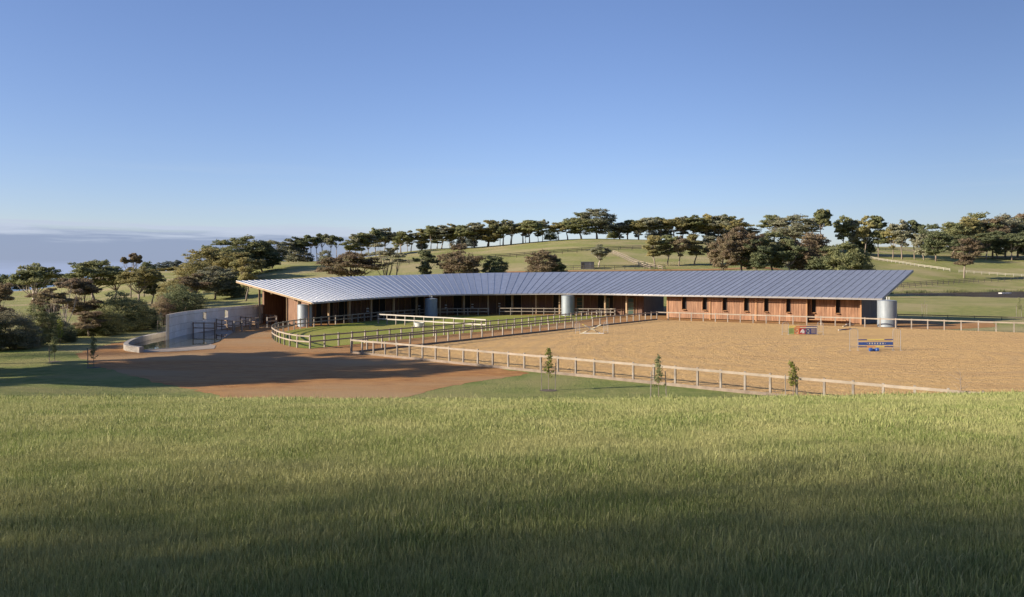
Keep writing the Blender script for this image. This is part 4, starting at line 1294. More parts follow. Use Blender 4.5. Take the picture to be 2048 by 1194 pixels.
def tree(label, x, y, h, w, kind='umbrella', leaf='green', lod='mid', name='gum_tree', group=None, bark='bark', rz=None, cat='tree', z=None):
    _cnt[(kind, lod)] = _cnt.get((kind, lod), 0) + 1
    v = _cnt[(kind, lod)] % VARS[lod]
    key = (kind, lod, v)
    if key not in _tm: _tm[key] = tree_meshes(kind, lod, 100 + 17 * v + len(kind) * 7 + len(lod))
    cm, tm = _tm[key]
    z = ground(x, y) if z is None else z
    rz = random.uniform(0, 6.28) if rz is None else rz
    root = empty(name, (x, y, z - .05), rz, label=label, cat=cat, group=group)
    root.scale = (w / 7.0, w / 7.0, h / 10.0)
    for nme, m_, mt in (('trunk', tm, M[bark]), ('crown', cm, LEAF[leaf])):
        o = bpy.data.objects.new(nme, m_); o.parent = root; COL.objects.link(o)
        o.material_slots[0].link = 'OBJECT'; o.material_slots[0].material = mt
    return root
def tree_px(label, px, top, wpx, Y, kind='umbrella', leaf='green', lod='mid', **kw):
    x, y = pxy(px, Y); z = ground(x, y)
    h = EYE + (HY - top) / FPX * Y - z
    return tree(label, x, y, max(h, 1.5), wpx / FPX * Y, kind, leaf, lod, **kw)

ORD = ['first', 'second', 'third', 'fourth', 'fifth', 'sixth', 'seventh', 'eighth', 'ninth', 'tenth', 'eleventh', 'twelfth', 'thirteenth', 'fourteenth', 'fifteenth', 'sixteenth', 'seventeenth', 'eighteenth']
# ridge row above the middle of the roof
row = [(800, 462, 34), (822, 461, 34), (842, 458, 32), (862, 453, 36), (885, 452, 36), (905, 450, 32), (925, 449, 36), (948, 448, 34), (976, 442, 52), (1006, 440, 38), (1022, 442, 34), (1042, 444, 40), (1062, 443, 44), (1088, 441, 26), (1118, 443, 34), (1137, 442, 30)]
for i, (px, top, w) in enumerate(row):
    tree_px(ORD[i] + ' gum from the left in the hilltop row left of the big tree', px + random.uniform(-4, 4), top - 1 + random.uniform(-2, 3), w * random.uniform(1.1, 1.5), 398 + 9 * (i / 15) + random.uniform(-3, 3), random.choice(['umbrella', 'open', 'open']) if w < 50 else 'round', ['green', 'grey', 'olive'][i % 3], 'far', group='gums in the hilltop row left of the big tree')
tree_px('big dense gum standing tallest on the middle of the hilltop, left half', 1163, 425, 66, 405, 'round', 'green', 'mid', name='gum_tree')
tree_px('big dense gum standing tallest on the middle of the hilltop, right half', 1194, 418, 72, 408, 'round', 'grey', 'mid', name='gum_tree')
row = [(1238, 444, 34), (1257, 441, 36), (1276, 441, 34), (1297, 437, 38), (1320, 436, 40), (1345, 434, 40), (1365, 435, 34), (1388, 430, 42), (1410, 429, 40), (1432, 431, 44), (1452, 432, 40), (1472, 438, 36)]
for i, (px, top, w) in enumerate(row):
    tree_px(ORD[i] + ' gum from the left in the hilltop row right of the big tree', px + random.uniform(-4, 4), top - 1 + random.uniform(-2, 3), w * random.uniform(1.15, 1.55), 412 + random.uniform(-4, 6), random.choice(['umbrella', 'open']), ['grey', 'green', 'olive'][i % 3], 'far', group='gums in the hilltop row right of the big tree')
for k in range(13):
    tree_px(ORD[k] + ' small gum from the left between the taller hilltop gums left of the big tree', 792 + k * 26 + random.uniform(-5, 5), 468 - k * 1.15 + random.uniform(-5, 6), random.uniform(22, 34), 416 + random.uniform(-3, 6), random.choice(['open', 'open', 'tall', 'bush']), random.choice(['grey', 'green', 'blue']), 'far', group='small gums between the hilltop row left of the big tree')
for k in range(10):
    tree_px(ORD[k] + ' small gum from the left between the taller hilltop gums right of the big tree', 1230 + k * 26 + random.uniform(-5, 5), 449 - k * .5 + random.uniform(-4, 6), random.uniform(26, 38), 424 + random.uniform(-3, 6), random.choice(['open', 'open', 'round', 'bush']), random.choice(['grey', 'green', 'blue']), 'far', group='small gums between the hilltop row right of the big tree')
# left part of the ridge
row = [(577, 480, 30), (592, 474, 34), (606, 476, 26), (622, 470, 26), (634, 472, 24), (645, 467, 30), (660, 468, 26), (673, 471, 20)]
for i, (px, top, w) in enumerate(row):
    tree_px(ORD[i] + ' thin gum from the left on the low end of the ridge', px, top, w * 1.25, 330 + random.uniform(-4, 6), 'tall' if i > 2 else 'open', ['grey', 'dark'][i % 2], 'far', group='thin gums on the low end of the ridge')
for i, (px, top, w) in enumerate([(588, 492, 44), (612, 503, 30), (650, 500, 28)]):
    tree_px(['low bushy tree under the thin ridge gums, beside the big clump', 'low shrub between the thin ridge gums', 'small round bush under the last thin ridge gums'][i], px, top, w, 326, 'bush', 'grey', 'far', name='bush', cat='bush')
row = [(697, 480, 30), (712, 468, 28), (722, 465, 32), (738, 468, 30), (752, 457, 40), (768, 456, 36)]
for i, (px, top, w) in enumerate(row):
    tree_px(ORD[i] + ' gum from the left in the small hilltop group', px, top, w * 1.2, 355 + 5 * i, 'umbrella' if i > 2 else 'open', 'grey' if i % 2 else 'green', 'far', group='small hilltop group of gums')
# big clump at the end of the ridge
clump = [(500, 473, 90, 262, 'round', 'green', 'dense tree at the top of the big left hillside clump'), (455, 481, 90, 252, 'round', 'green', 'rounded green tree left of the top of the big hillside clump'),
         (545, 481, 52, 275, 'round', 'grey', 'greyish tree at the right end of the big hillside clump'), (418, 497, 80, 240, 'round', 'olive', 'olive tree on the sloping left shoulder of the big hillside clump'),
         (385, 520, 76, 225, 'bush', 'olive', 'low olive tree at the far left foot of the big hillside clump'), (475, 505, 100, 235, 'round', 'olive', 'yellowish green tree in the middle front of the big hillside clump'),
         (525, 500, 70, 262, 'round', 'dark', 'dark tree behind the golden tree in the big hillside clump'), (392, 548, 70, 178, 'open', 'rust', 'rusty thin leaved tree at the left front of the big hillside clump'),
         (430, 533, 76, 182, 'round', 'grey', 'grey green weeping tree low in the front of the big hillside clump'), (466, 545, 60, 185, 'bush', 'dark', 'dark bush at the foot of the golden tree on the hillside')]
for px, top, w, Y, k, lf, lab in clump: tree_px(lab, px, top, w, Y, k, lf, 'mid', name='gum_tree' if k != 'bush' else 'bush')
tree_px('small golden leaved gum above the left tip of the roof', 492, 515, 56, 172, 'open', 'olive', 'mid')
# behind the roof
behind = [(700, 504, 118, 178, 'umbrella', 'rust', 'wide flat topped rusty gum rising behind the left part of the roof'), (775, 488, 74, 180, 'wispy', 'grey', 'open gum with pale bare limbs behind the roof'),
          (853, 501, 42, 182, 'open', 'dark', 'small ragged dark gum left of the large brown tree'), (920, 488, 84, 180, 'round', 'rust', 'large rounded brown tree behind the middle of the roof'),
          (990, 513, 50, 182, 'round', 'dark', 'small round dark green tree right of the large brown tree'), (1084, 501, 66, 182, 'round', 'rust', 'domed brown tree behind the middle of the roof'),
          (1113, 517, 38, 182, 'round', 'dark', 'low dark green tree touching the right side of the domed brown tree')]
for px, top, w, Y, k, lf, lab in behind: tree_px(lab, px, top, w, Y, k, lf, 'mid')
tree_px('slender grey gum with a pale trunk beside the dark shed on the hill', 1197, 489, 46, 232, 'open', 'grey', 'mid', bark='pale_bark')
mid = [(1310, 471, 52, 236, 'open', 'olive', 'olive gum at the left end of the trees behind the right roof'), (1335, 470, 44, 238, 'open', 'green', 'second gum from the left behind the right roof, thin dark trunk'),
       (1358, 472, 44, 236, 'open', 'rust', 'third gum from the left behind the right roof, brownish leaves'), (1388, 469, 54, 238, 'open', 'olive', 'fourth gum from the left behind the right roof, single straight trunk'),
       (1422, 472, 44, 240, 'open', 'grey', 'greyish gum just left of the big rusty trees'), (1448, 474, 60, 206, 'round', 'rust', 'rusty tree at the left of the big dark mass above the right roof'),
       (1483, 454, 74, 208, 'round', 'rust', 'tallest rusty tree in the big dark mass above the right roof'), (1512, 478, 60, 205, 'round', 'dark', 'very dark tree right of the tallest rusty tree'),
       (1546, 464, 74, 212, 'round', 'green', 'dark green tree in the middle of the big mass above the right roof'), (1582, 480, 60, 206, 'open', 'dark', 'dark open tree with forked trunk in the big mass'),
       (1617, 466, 84, 210, 'round', 'rust', 'rusty crowned tree right in the big mass above the roof'), (1648, 492, 60, 204, 'round', 'dark', 'dark low tree between the rusty and the last green tree'),
       (1690, 486, 70, 200, 'round', 'green', 'green rounded tree at the right end of the mass above the roof'), (1722, 500, 46, 201, 'bush', 'green', 'low green tree overhanging right of the last rounded tree')]
for px, top, w, Y, k, lf, lab in mid: tree_px(lab, px, top, w, Y, k, lf, 'mid')
bh = [(1500, 455, 40, 425, 'open', 'grey', 'pale gum top showing between the rusty trees and the ridge'), (1548, 430, 52, 420, 'umbrella', 'green', 'flat topped gum on the skyline left of the wide grey gum'), (1592, 431, 86, 410, 'round', 'grey', 'wide grey gum on the skyline behind the rusty crown'),
      (1643, 419, 44, 400, 'tall', 'green', 'tallest slender gum on the skyline, round tufted top'), (1686, 432, 40, 410, 'open', 'green', 'open gum right of the tallest slender gum'), (1706, 440, 34, 412, 'open', 'grey', 'lower greyish gum next to the fence on the skyline'),
      (1730, 433, 44, 405, 'open', 'olive', 'left of the pair of spreading gums on the skyline'), (1757, 431, 48, 405, 'open', 'green', 'right of the pair of spreading gums on the skyline'), (1722, 455, 50, 420, 'bush', 'dark', 'dark bush behind the pair of spreading gums'),
      (1786, 452, 36, 400, 'open', 'olive', 'small yellowish gum behind the rail fence on the rise'), (1804, 441, 44, 395, 'open', 'grey', 'leaning gum behind the rail fence on the rise'), (1829, 441, 36, 395, 'tall', 'dark', 'narrow dark topped gum behind the rail fence'),
      (1848, 458, 44, 390, 'round', 'grey', 'low grey tree between the narrow gum and the dark round one'), (1872, 449, 56, 385, 'round', 'dark', 'dark rounded tree at the left foot of the right wood')]
for px, top, w, Y, k, lf, lab in bh: tree_px(lab, px, top, w, Y, k, lf, 'mid' if w > 50 else 'far')
right = [(1905, 446, 60, 425), (1930, 434, 66, 430), (1955, 426, 72, 435), (1985, 437, 60, 430), (2010, 430, 64, 438), (2035, 428, 66, 440), (2062, 436, 70, 436), (2095, 430, 70, 440)]
for i, (px, top, w, Y) in enumerate(right):
    tree_px(ORD[i] + ' tall tree from the left in the back of the wood at the right edge', px, top, w, Y, 'round', ['green', 'olive', 'green', 'rust', 'grey', 'rust', 'green', 'dark'][i], 'mid', group='tall trees in the right wood')
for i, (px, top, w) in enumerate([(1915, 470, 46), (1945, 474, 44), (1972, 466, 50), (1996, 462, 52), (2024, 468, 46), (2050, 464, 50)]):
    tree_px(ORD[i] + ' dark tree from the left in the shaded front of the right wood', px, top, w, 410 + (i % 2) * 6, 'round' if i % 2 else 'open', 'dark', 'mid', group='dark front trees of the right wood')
tree_px('single rusty gum alone on the green slope in front of the right wood', 1928, 477, 58, 318, 'open', 'rust', 'mid')
# left side, close to the drive
left = [(68, 528, 92, 128, 'umbrella', 'green', 'umbrella topped gum second from the left edge, pale leaning trunk', 'gum_tree', 'pale_bark'),
        (190, 521, 112, 165, 'umbrella', 'green', 'broad umbrella gum on the field left of the tufted tree', 'gum_tree', 'bark'),
        (228, 532, 60, 176, 'umbrella', 'dark', 'dark rounded gum just right of the broad umbrella gum', 'gum_tree', 'bark'),
        (262, 506, 40, 196, 'tall', 'rust', 'tufted brownish gum poking highest above the left trees', 'gum_tree', 'bark'),
        (278, 534, 84, 158, 'umbrella', 'olive', 'yellow topped gum on the left field below the tufted tree', 'gum_tree', 'bark'),
        (303, 545, 52, 166, 'open', 'dark', 'dark open gum with forked trunk standing on the green field', 'gum_tree', 'bark'),
        (288, 524, 40, 200, 'round', 'dark', 'dark tree top behind the tufted gum', 'gum_tree', 'bark'),
        (122, 560, 74, 82, 'wispy', 'rust', 'thin brown gum with many pale bare stems left of the drive', 'gum_tree', 'pale_bark'),
        (165, 556, 78, 90, 'open', 'rust', 'brown leaved gum right of the pale stemmed tree', 'gum_tree', 'bark'),
        (178, 622, 62, 84, 'open', 'rust', 'low brown spreading tree at the edge of the drive', 'gum_tree', 'bark'),
        (95, 578, 60, 100, 'open', 'rust', 'ragged brown tree in front of the left field', 'gum_tree', 'bark'),
        (243, 583, 104, 92, 'bush', 'green', 'large dark green bush left of the low pool wall', 'bush', 'bark'),
        (215, 612, 60, 86, 'bush', 'green', 'smaller green bush in front of the large dark one by the drive', 'bush', 'bark'),
        (294, 610, 50, 95, 'bush', 'dark', 'dark bush close behind the curved drive edge near the staked saplings', 'bush', 'bark'),
        (362, 571, 96, 108, 'bush', 'dark', 'rounded dark green bush directly behind the tall concrete wall', 'bush', 'bark'),
        (325, 592, 50, 104, 'bush', 'rust', 'brownish bush between the dark bushes left of the concrete wall', 'bush', 'bark'),
        (-6, 566, 56, 74, 'open', 'rust', 'rusty tree cut by the left edge of the picture', 'gum_tree', 'bark'),
        (28, 622, 92, 70, 'bush', 'grey', 'big grey green bush at the lower left edge', 'bush', 'bark'),
        (78, 610, 74, 78, 'bush', 'green', 'green bush right of the big grey bush at the left edge', 'bush', 'bark'),
        (-40, 600, 80, 68, 'bush', 'dark', 'dark bush past the left edge beside the rusty tree', 'bush', 'bark'),
        (60, 648, 60, 72, 'bush', 'dark', 'low dark bush on the lawn edge below the green bush', 'bush', 'bark'),
        (166, 640, 74, 86, 'bush', 'green', 'broad green bush under the brown gum at the edge of the drive', 'bush', 'bark'),
        (108, 632, 64, 80, 'bush', 'grey', 'greyish bush between the green bush and the pale stemmed tree', 'bush', 'bark'),
        (272, 624, 62, 98, 'bush', 'dark', 'dark low bush between the large dark bush and the concrete wall', 'bush', 'bark'),
        (312, 626, 52, 103, 'bush', 'green', 'low green bush just left of the end of the concrete wall', 'bush', 'bark'),
        (345, 560, 60, 150, 'bush', 'olive', 'olive bush on the field above the rounded dark bush', 'bush', 'bark'),
        (130, 655, 46, 77, 'bush', 'dark', 'low dark shrub at the foot of the pale stemmed tree', 'bush', 'bark')]
for px, top, w, Y, k, lf, lab, nm_, bk_ in left: tree_px(lab, px, top, w, Y, k, lf, 'near' if Y < 115 else 'mid', name=nm_, bark=bk_, cat='tree' if nm_ == 'gum_tree' else 'bush')
# distant belt beyond the left field
for i, (px, top, w, lf, Y) in enumerate([(-8, 547, 34, 'blue', 410), (8, 549, 26, 'dark', 408), (22, 558, 24, 'blue', 408), (38, 556, 24, 'blue', 410), (56, 560, 26, 'dark', 410), (80, 556, 30, 'blue', 412), (108, 553, 36, 'dark', 414), (138, 552, 34, 'blue', 415),
                                     (300, 528, 30, 'blue', 440), (320, 525, 28, 'blue', 440), (338, 522, 26, 'blue', 440), (352, 520, 24, 'blue', 436), (330, 536, 40, 'olive', 404), (352, 534, 34, 'olive', 404)]):
    tree_px(ORD[i] + ' small distant tree from the left in the belt beyond the far left field', px, top, w, Y, 'round', lf, 'far', group='distant belt beyond the left field')

# trees past the left edge whose shadows lie over the drive and the lawn
for i, (x, y, h, w) in enumerate([(-38.5, 46.6, 13.0, 8), (-42.5, 51.2, 12.6, 9), (-47, 56.5, 12.5, 9), (-43, 43.2, 11, 8), (-53, 48, 15, 9), (-50, 41.0, 12.5, 7), (-54, 61, 11, 7), (-58, 33, 10, 5)]):
    tree(['gum nearest the drive past the left edge of the picture', 'second gum past the left edge beside the drive', 'third gum past the left edge beside the rusty tree', 'low gum past the left edge nearer the knoll', 'tall gum farther back past the left edge',
          'gum beyond the tall one past the left edge', 'gum behind the rusty tree past the left edge', 'gum at the foot of the knoll past the left edge'][i], x, y, h, w, ['round', 'round', 'open', 'open', 'open', 'umbrella', 'thin', 'tall'][i], ['green', 'dark', 'green', 'grey', 'green', 'green', 'dark', 'grey'][i], 'mid', group='gums past the left edge that shade the drive')
# unseen trees added left of and behind the camera to darken the near grass
for i, (x, c_, h, w, kd) in enumerate([(-30, 1.2, 18, 18, 'thin'), (-33, .2, 19, 18, 'thin'), (-28, -.8, 17, 17, 'thin'), (-36, -1.0, 20, 18, 'thin'), (-31, -1.3, 18, 18, 'airy'), (-34, -2.0, 19.5, 18, 'airy'),
        (-29, -2.6, 17.5, 17, 'airy'), (-38, -3.0, 21, 18, 'airy'), (-26, -3.6, 16, 15, 'airy')]):
    tree(ORD[i] + ' tree of the windbreak on the knoll behind the camera', x, c_ - .9 + .27 * x, h, w, kd, ['green', 'dark'][i % 2], 'mid', group='windbreak on the knoll', rz=i * 1.3)
for i, (x, y, h, w) in enumerate([(8, -5.2, 17, 14), (1, -9, 18, 13), (18, -5, 15, 12)]):  # broad crowns added out of view to block sky light above the near grass
    tree(['broad tree arching over the slope just behind the camera', 'tallest broad tree standing farther behind the camera', 'broad tree behind the camera to the right'][i], x, y, h, w, 'umbrella', 'green', 'mid', group='windbreak on the knoll')

# staked young trees
def sapling(label, x, y, h, leaf='fresh', stakes=2, cw=.45, crown_from=.45, bare=False, seed=1, mulch=True, stake_h=None):
    z = ground(x, y); rr = random.Random(seed); rng = np.random.default_rng(seed)
    r_ = empty('staked_sapling', (x, y, z), label=label, cat='young tree', group='staked young trees')
    mb = MB(); mb.tube([(0, 0, -.1), (.02, 0, h * .5), (0, .02, h * .97)], [.022, .018, .006], 6)
    for k in range(9 if not bare else 14):
        zz = h * rr.uniform(.35, .9); a = rr.uniform(0, 6.28); l_ = cw * rr.uniform(.5, 1)
        mb.tube([(0, 0, zz), (l_ * math.cos(a), l_ * math.sin(a), zz + l_ * .5)], [.009, .003], 3, cap=False)
    mb.build('trunk', M['bark'], r_)
    if not bare:
        cs, rs = [], []
        for k in range(12):
            f = k / 11; zz = h * (crown_from + (1 - crown_from) * f); rd = cw * (.75 if f < .2 else 1 - .6 * (f - .2)) * .6
            cs.append((rr.uniform(-.1, .1), rr.uniform(-.1, .1), zz)); rs.append((rd, rd, h * .08))
        for k in range(4):
            cs.append((rr.uniform(-.3, .3), rr.uniform(-.2, .2), h * rr.uniform(.3, .5))); rs.append((.12, .12, .12))
        V, F = leaf_cloud(cs, rs, [34] * 12 + [10] * 4, .06, rng)
        cm = bpy.data.meshes.new('crown'); fill_mesh(cm, V, F, False); cm.materials.append(LEAF[leaf])
        o = bpy.data.objects.new('crown', cm); o.parent = r_; COL.objects.link(o)
    sh = stake_h or h * .68
    offs = [(-.42, 0), (.42, .05), (0, .4)][:stakes]
    for dx, dy in offs:
        box('stake', r_, (dx, dy, sh / 2 - .1), (.045, .045, sh + .2), M['fence_wood'], rot=(rr.uniform(-.03, .03), rr.uniform(-.03, .03), 0))
    if stakes >= 2:
        for zz in (.72, .86): beam('tie', r_, (offs[0][0], offs[0][1], sh * zz), (offs[1][0], offs[1][1], sh * zz), .02, .03, M['dark_trim'])
    if mulch:
        mb = MB(); n = 14
        mb.add([(0, 0, .06)] + [(.55 * math.cos(2 * PI * k / n) * rr.uniform(.85, 1.1), .5 * math.sin(2 * PI * k / n), .012) for k in range(n)], [(0, k + 1, (k + 1) % n + 1) for k in range(n)])
        mb.build('mulch', M['earth'], r_, smooth=True)
    return r_
sapling('fresh green sapling with two pale stakes standing alone on the lawn before the fence', *P(1097, 781), 2.45, seed=2, stakes=2)
sapling('leafy sapling with stakes half hidden by the knoll, middle of the near fence', *pxy(1317, 41.3), 2.40, leaf='green', seed=4, cw=.42)
sapling('sapling against the near fence toward the right, crown bright green', *pxy(1586, 42.0), 2.0, seed=6, stakes=1, cw=.5, mulch=False)
sapling('leafless brown sapling by the last visible posts of the near fence', *pxy(1921, 36.8), 1.75, bare=True, stakes=0, cw=.7, seed=8, mulch=False)
sapling('sapling on the left edge of the drive with open lower leaves', *P(187, 737), 2.2, seed=10, stakes=1, leaf='green')
sapling('sapling on the left lawn near the dark bushes', *P(109, 724), 1.9, seed=12, stakes=1, leaf='green')
sapling('light green sapling at the foot of the pale stemmed gum', *pxy(120, 71), 2.6, seed=14, stakes=0, mulch=False, cw=.8)
sapling('pale sapling with three stakes beside the end of the tall concrete wall', *P(322, 664.5), 2.2, seed=16, stakes=3, leaf='grey', mulch=False)
sapling('bare sapling with two dark stakes on the mown field behind the right tank', *R(1849, 632), 2.5, bare=True, seed=18, mulch=False) if False else None
for px, yb, lab, sd, br, lf in ((1849, 631.5, 'bare sapling with two dark stakes on the mown field right of the large tank', 18, True, 'green'), (2038, 634, 'leafy sapling with stakes on the mown field at the right edge', 20, False, 'green')):
    q = R(px, yb); sapling(lab, q[0], q[1], 36 / FPX * q[1] + .1, leaf=lf, bare=br, seed=sd, mulch=False, stake_h=24 / FPX * q[1], cw=.5)

# ------------------------------------------------------------------ the country beyond
def track(name, pxs, width, mat, z=.05):
    pts = [R(*p) for p in pxs]
    L_, R_ = [], []
    fine = []
    for a, b in zip(pts, pts[1:]):
        n_ = max(1, int(math.hypot(b[0] - a[0], b[1] - a[1]) / 3))
        fine += [(a[0] + (b[0] - a[0]) * k / n_, a[1] + (b[1] - a[1]) * k / n_) for k in range(n_)]
    fine.append(pts[-1][:2])
    for i, p in enumerate(fine):
        q, o = fine[min(i + 1, len(fine) - 1)], fine[max(i - 1, 0)]
        d = Vector((q[0] - o[0], q[1] - o[1])).normalized(); nn = Vector((-d.y, d.x)) * width / 2
        L_.append((p[0] + nn.x, p[1] + nn.y)); R_.append((p[0] - nn.x, p[1] - nn.y))
    V = []
    for a, b in zip(L_, R_):
        for f in (0, .33, .67, 1):
            x, y = a[0] + (b[0] - a[0]) * f, a[1] + (b[1] - a[1]) * f
            V.append((x, y, ground(x, y) + z))
    F = [(i * 4 + k, i * 4 + k + 1, i * 4 + k + 5, i * 4 + k + 4) for i in range(len(fine) - 1) for k in range(3)]
    return mesh_obj(name, V, F, mat, kind='structure', smooth=True)
track('farm_track', [(1000, 544.5), (1100, 543.2), (1200, 542.2), (1300, 541), (1420, 540.2), (1560, 539)], 4.2, M['gravel'], .10)
hf = 'dark paddock fences on the far slopes'
def far_fence(lab, pxs, sp, h=1.3, rails=(1.2, .7), mat='dark_fence', nm_='paddock_fence', post=.14, rh=.14):
    fence(nm_, lab, [R(*p)[:2] for p in pxs], sp, height=h, rails=rails, mat_post=mat, mat_rail=mat, group=hf, post=post, rail_h=rh)
far_fence('dark rail fence crossing the middle of the sunny hill field', [(786, 527.5), (883, 525), (958, 517.7), (1016, 513.5), (1100, 507), (1177, 501.5), (1290, 497)], 6, rh=.18)
far_fence('second dark rail fence just below the one crossing the hill field', [(786, 531), (958, 521), (1016, 517), (1100, 510), (1177, 504.5), (1290, 500)], 6, rh=.18)
far_fence('low dark fence beside the gravel track behind the roof', [(1105, 540.5), (1200, 539.6), (1330, 538)], 3, h=1.2)
far_fence('pair of white rails climbing the hill right of the slender gum, left side', [(1222, 508), (1245, 518.5), (1268, 530), (1300, 540)], 3.2, mat='rail_wood', nm_='white_fence', rh=.13)
far_fence('pair of white rails climbing the hill right of the slender gum, right side', [(1226, 506.5), (1252, 517.5), (1278, 529.5), (1325, 541)], 3.2, mat='rail_wood', nm_='white_fence', rh=.13)
far_fence('white rail fence sweeping down right of the trees toward the dam', [(1742, 518), (1790, 526), (1835, 533.5), (1900, 543)], 3.0, mat='white_rail', nm_='white_fence', rh=.15)
far_fence('white rail fence continuing past the lone rusty gum to the right edge', [(1918, 545.5), (1980, 550), (2060, 554.5)], 3.0, mat='white_rail', nm_='white_fence', rh=.15)
far_fence('dark fence on the slope above the dam, upper of two', [(1795, 578), (1880, 571), (1960, 565), (2060, 558)], 5)
far_fence('dark fence on the slope above the dam, lower of two', [(1790, 573.5), (1860, 568), (1950, 562)], 5, h=1.2)
far_fence('dark fence under the skyline gums right of the tallest one', [(1735, 499), (1800, 501), (1850, 505), (1900, 507)], 4, rails=(1.3, .8, .4), h=1.4, rh=.2)
far_fence('thin dark fence along the foot of the mown field right of the tank', [(1795, 634), (1900, 637), (2060, 641)], 3.5, h=.5, rails=(.42,), post=.08)

q = R(1175, 537.5)
t = empty('shed', q, -.12, label='small dark box shed standing on the green hillside behind the roof', cat='shed')
sc = q[1] / FPX
w_, h_, d_ = 26 * sc, 13 * sc, 3.0
mb = MB(); mb.box((0, 0, h_ / 2 - .3), (w_, d_, h_ + .6)); mb.build('wall', M['slate_wall'], t)
for k in range(12): box('batten', t, (-w_ / 2 + w_ * (k + .5) / 12, -d_ / 2 - .02, h_ / 2), (.08, .05, h_), M['black'])
mb = MB(); mb.box((0, 0, h_ + .06), (w_ + .3, d_ + .3, .12)); mb.build('roof', M['slate_wall'], t)
box('door', t, (-w_ * .36, -d_ / 2 - .03, h_ * .45), (w_ * .2, .06, h_ * .85), M['black'])
box('signal_panel', t, (w_ * .2, -d_ / 2 - .05, h_ * .5), (.06, .04, h_), M['grey_metal'])

sheet('dam_water', POND, .885, M['dam_water'], drape=False, kind='structure')
x, y, z = (*pxy(2010, 235), .885)
t = empty('pontoon', (x, y, z), .3, label='small white pontoon floating on the dark dam water', cat='pontoon')  # white slab on short blocks, laid where a white streak crosses the water
mb = MB(); mb.box((0, 0, .12), (4.0, 1.2, .3)); mb.build('deck', M['white_paint'], t)
for sx in (-1.2, 0, 1.2): box('float', t, (sx, 0, 0), (.8, 1.3, .3), M['white_paint'])
# reeds round the far bank
mb = MB(); rr = random.Random(5)
V = []; 
for k in range(2600):
    f = rr.random(); a, b = POND[0], POND[1]
    seg = rr.choice([(POND[1], POND[2]), (POND[2], POND[3]), (POND[3], POND[4]), (POND[0], POND[1])]); f = rr.random()
    x = seg[0][0] + (seg[1][0] - seg[0][0]) * f + rr.uniform(-1.2, 2.5) * .5; y = seg[0][1] + (seg[1][1] - seg[0][1]) * f + rr.uniform(-.3, 3.0)
    z = max(ground(x, y), .8); h = rr.uniform(.4, 1.1) * (1 if math.sin(x * .35) > -.2 else .35); a = rr.uniform(0, 3.14); w = .10
    mb.add([(x - w * math.cos(a), y - w * math.sin(a), z), (x + w * math.cos(a), y + w * math.sin(a), z), (x + rr.uniform(-.2, .2), y, z + h)], [(0, 1, 2)])
mb.build('reeds', LEAF['green'], kind='stuff', label='low green reeds along the far bank of the dam')

# ------------------------------------------------------------------ tall grass on the knoll
def tuft(seed, n_, spread, hlo, hhi, wd, stalks=0):
    r = np.random.default_rng(seed); V, F = [], []
    for k in range(n_ + stalks):
        st = k >= n_
        x, y = r.normal(0, spread, 2); h = r.uniform(hlo, hhi) * (1.5 if st else 1); a = r.uniform(0, 2 * PI); b = r.uniform(0, 2 * PI)
        ln = h * r.uniform(.05, .6) * (.5 if st else 1); w = wd * r.uniform(.6, 1.3) * (.6 if st else 1)
        ux, uy = math.cos(a) * w, math.sin(a) * w; lx, ly = math.cos(b) * ln, math.sin(b) * ln
        i = len(V)
        V += [(x - ux, y - uy, -.03), (x + ux, y + uy, -.03), (x + ux * .8 + lx * .35, y + uy * .8 + ly * .35, h * .6), (x - ux * .8 + lx * .35, y - uy * .8 + ly * .35, h * .6)]
        if st: V += [(x + lx + ux * 1.6, y + ly + uy * 1.6, h * .92), (x + lx * 1.05, y + ly * 1.05, h * 1.05), (x + lx - ux * 1.6, y + ly - uy * 1.6, h * .9)]; F += [(i, i + 1, i + 2, i + 3), (i + 3, i + 2, i + 4, i + 6), (i + 6, i + 4, i + 5)]
        else: V += [(x + lx, y + ly, h)]; F += [(i, i + 1, i + 2, i + 3), (i + 3, i + 2, i + 4)]
    me = bpy.data.meshes.new('tuft'); me.from_pydata(V, [], F); me.materials.append(M['grass']); me.update()
    return bpy.data.objects.new('grass_tuft', me)
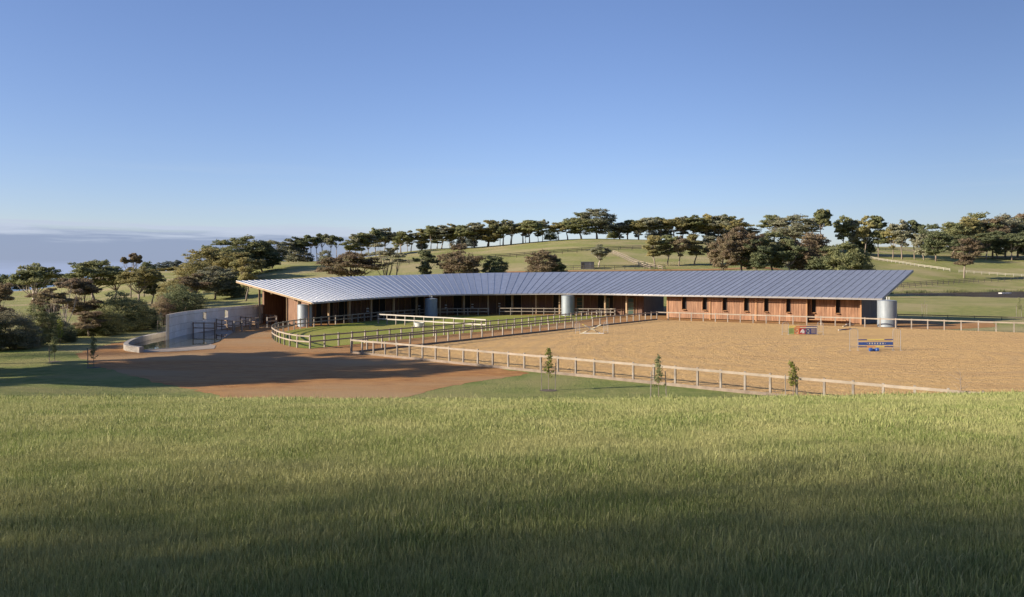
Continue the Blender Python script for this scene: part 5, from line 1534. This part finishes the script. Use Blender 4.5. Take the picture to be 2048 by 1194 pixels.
def grass_patch(name, label, y0, y1, x_of, dens, tufts, smin, smax, seed):
    c = bpy.data.collections.new(name + '_tufts')
    for t_ in tufts: c.objects.link(t_)
    V, F = [], []
    step = .5
    ys_ = np.arange(y0, y1 + .01, step); nxx = 50
    for y in ys_:
        hw = x_of(y)
        xs = np.linspace(-hw, hw, nxx); zs = terrain(xs, np.full(nxx, y))
        V += [(x, y, z) for x, z in zip(xs, zs)]
    F = [(j * nxx + i, j * nxx + i + 1, (j + 1) * nxx + i + 1, (j + 1) * nxx + i) for j in range(len(ys_) - 1) for i in range(nxx - 1)]
    o = mesh_obj(name, V, F, M['grass'], kind='stuff', label=label)
    ng = bpy.data.node_groups.new(name, 'GeometryNodeTree')
    ng.interface.new_socket('Geometry', in_out='INPUT', socket_type='NodeSocketGeometry')
    ng.interface.new_socket('Geometry', in_out='OUTPUT', socket_type='NodeSocketGeometry')
    N, Lk = ng.nodes, ng.links
    gi, gout = N.new('NodeGroupInput'), N.new('NodeGroupOutput')
    dp = N.new('GeometryNodeDistributePointsOnFaces'); dp.inputs['Density'].default_value = dens; dp.inputs['Seed'].default_value = seed
    ci = N.new('GeometryNodeCollectionInfo'); ci.inputs['Collection'].default_value = c
    ci.inputs['Separate Children'].default_value = True; ci.inputs['Reset Children'].default_value = True
    ip = N.new('GeometryNodeInstanceOnPoints'); ip.inputs['Pick Instance'].default_value = True
    rv = N.new('FunctionNodeRandomValue'); rv.data_type = 'FLOAT_VECTOR'
    rv.inputs[0].default_value = (-.12, -.12, 0); rv.inputs[1].default_value = (.12, .12, 6.28)
    rs_ = N.new('FunctionNodeRandomValue'); rs_.data_type = 'FLOAT'
    rs_.inputs[2].default_value = smin; rs_.inputs[3].default_value = smax; rs_.inputs[8].default_value = 3
    # height varies in broad patches
    pos = N.new('GeometryNodeInputPosition'); tn = N.new('ShaderNodeTexNoise'); tn.inputs['Scale'].default_value = .55; tn.inputs['Detail'].default_value = 3
    Lk.new(pos.outputs[0], tn.inputs['Vector'])
    mr = N.new('ShaderNodeMapRange'); mr.inputs['From Min'].default_value = .35; mr.inputs['From Max'].default_value = .65; mr.inputs['To Min'].default_value = .65; mr.inputs['To Max'].default_value = 1.25
    Lk.new(tn.outputs[0], mr.inputs['Value'])
    ml = N.new('ShaderNodeMath'); ml.operation = 'MULTIPLY'
    Lk.new(rs_.outputs[1], ml.inputs[0]); Lk.new(mr.outputs[0], ml.inputs[1])
    Lk.new(gi.outputs[0], dp.inputs['Mesh']); Lk.new(dp.outputs['Points'], ip.inputs['Points']); Lk.new(ci.outputs[0], ip.inputs['Instance'])
    Lk.new(rv.outputs[0], ip.inputs['Rotation']); Lk.new(ml.outputs[0], ip.inputs['Scale']); Lk.new(ip.outputs[0], gout.inputs[0])
    md = o.modifiers.new('grass', 'NODES'); md.node_group = ng
    return o
grass_patch('near_grass', 'long unmown grass nearest the camera', 2.5, 11, lambda y: .72 * y + 2.5, 300, [tuft(i, 44, .10, .025, .085, .0022, 1 if i % 4 == 0 else 0) for i in range(8)], .7, 1.2, 1)
grass_patch('middle_grass', 'long unmown grass on the knoll', 11, 20, lambda y: .72 * y + 2, 150, [tuft(20 + i, 44, .14, .025, .082, .0035, 1 if i % 3 == 0 else 0) for i in range(7)], .7, 1.15, 2)
grass_patch('crest_grass', 'long unmown grass on the crest of the knoll', 20, 34, lambda y: .72 * y + 2, 65, [tuft(40 + i, 44, .21, .025, .08, .0062, 1 if i % 3 == 0 else 0) for i in range(6)], .7, 1.1, 3)
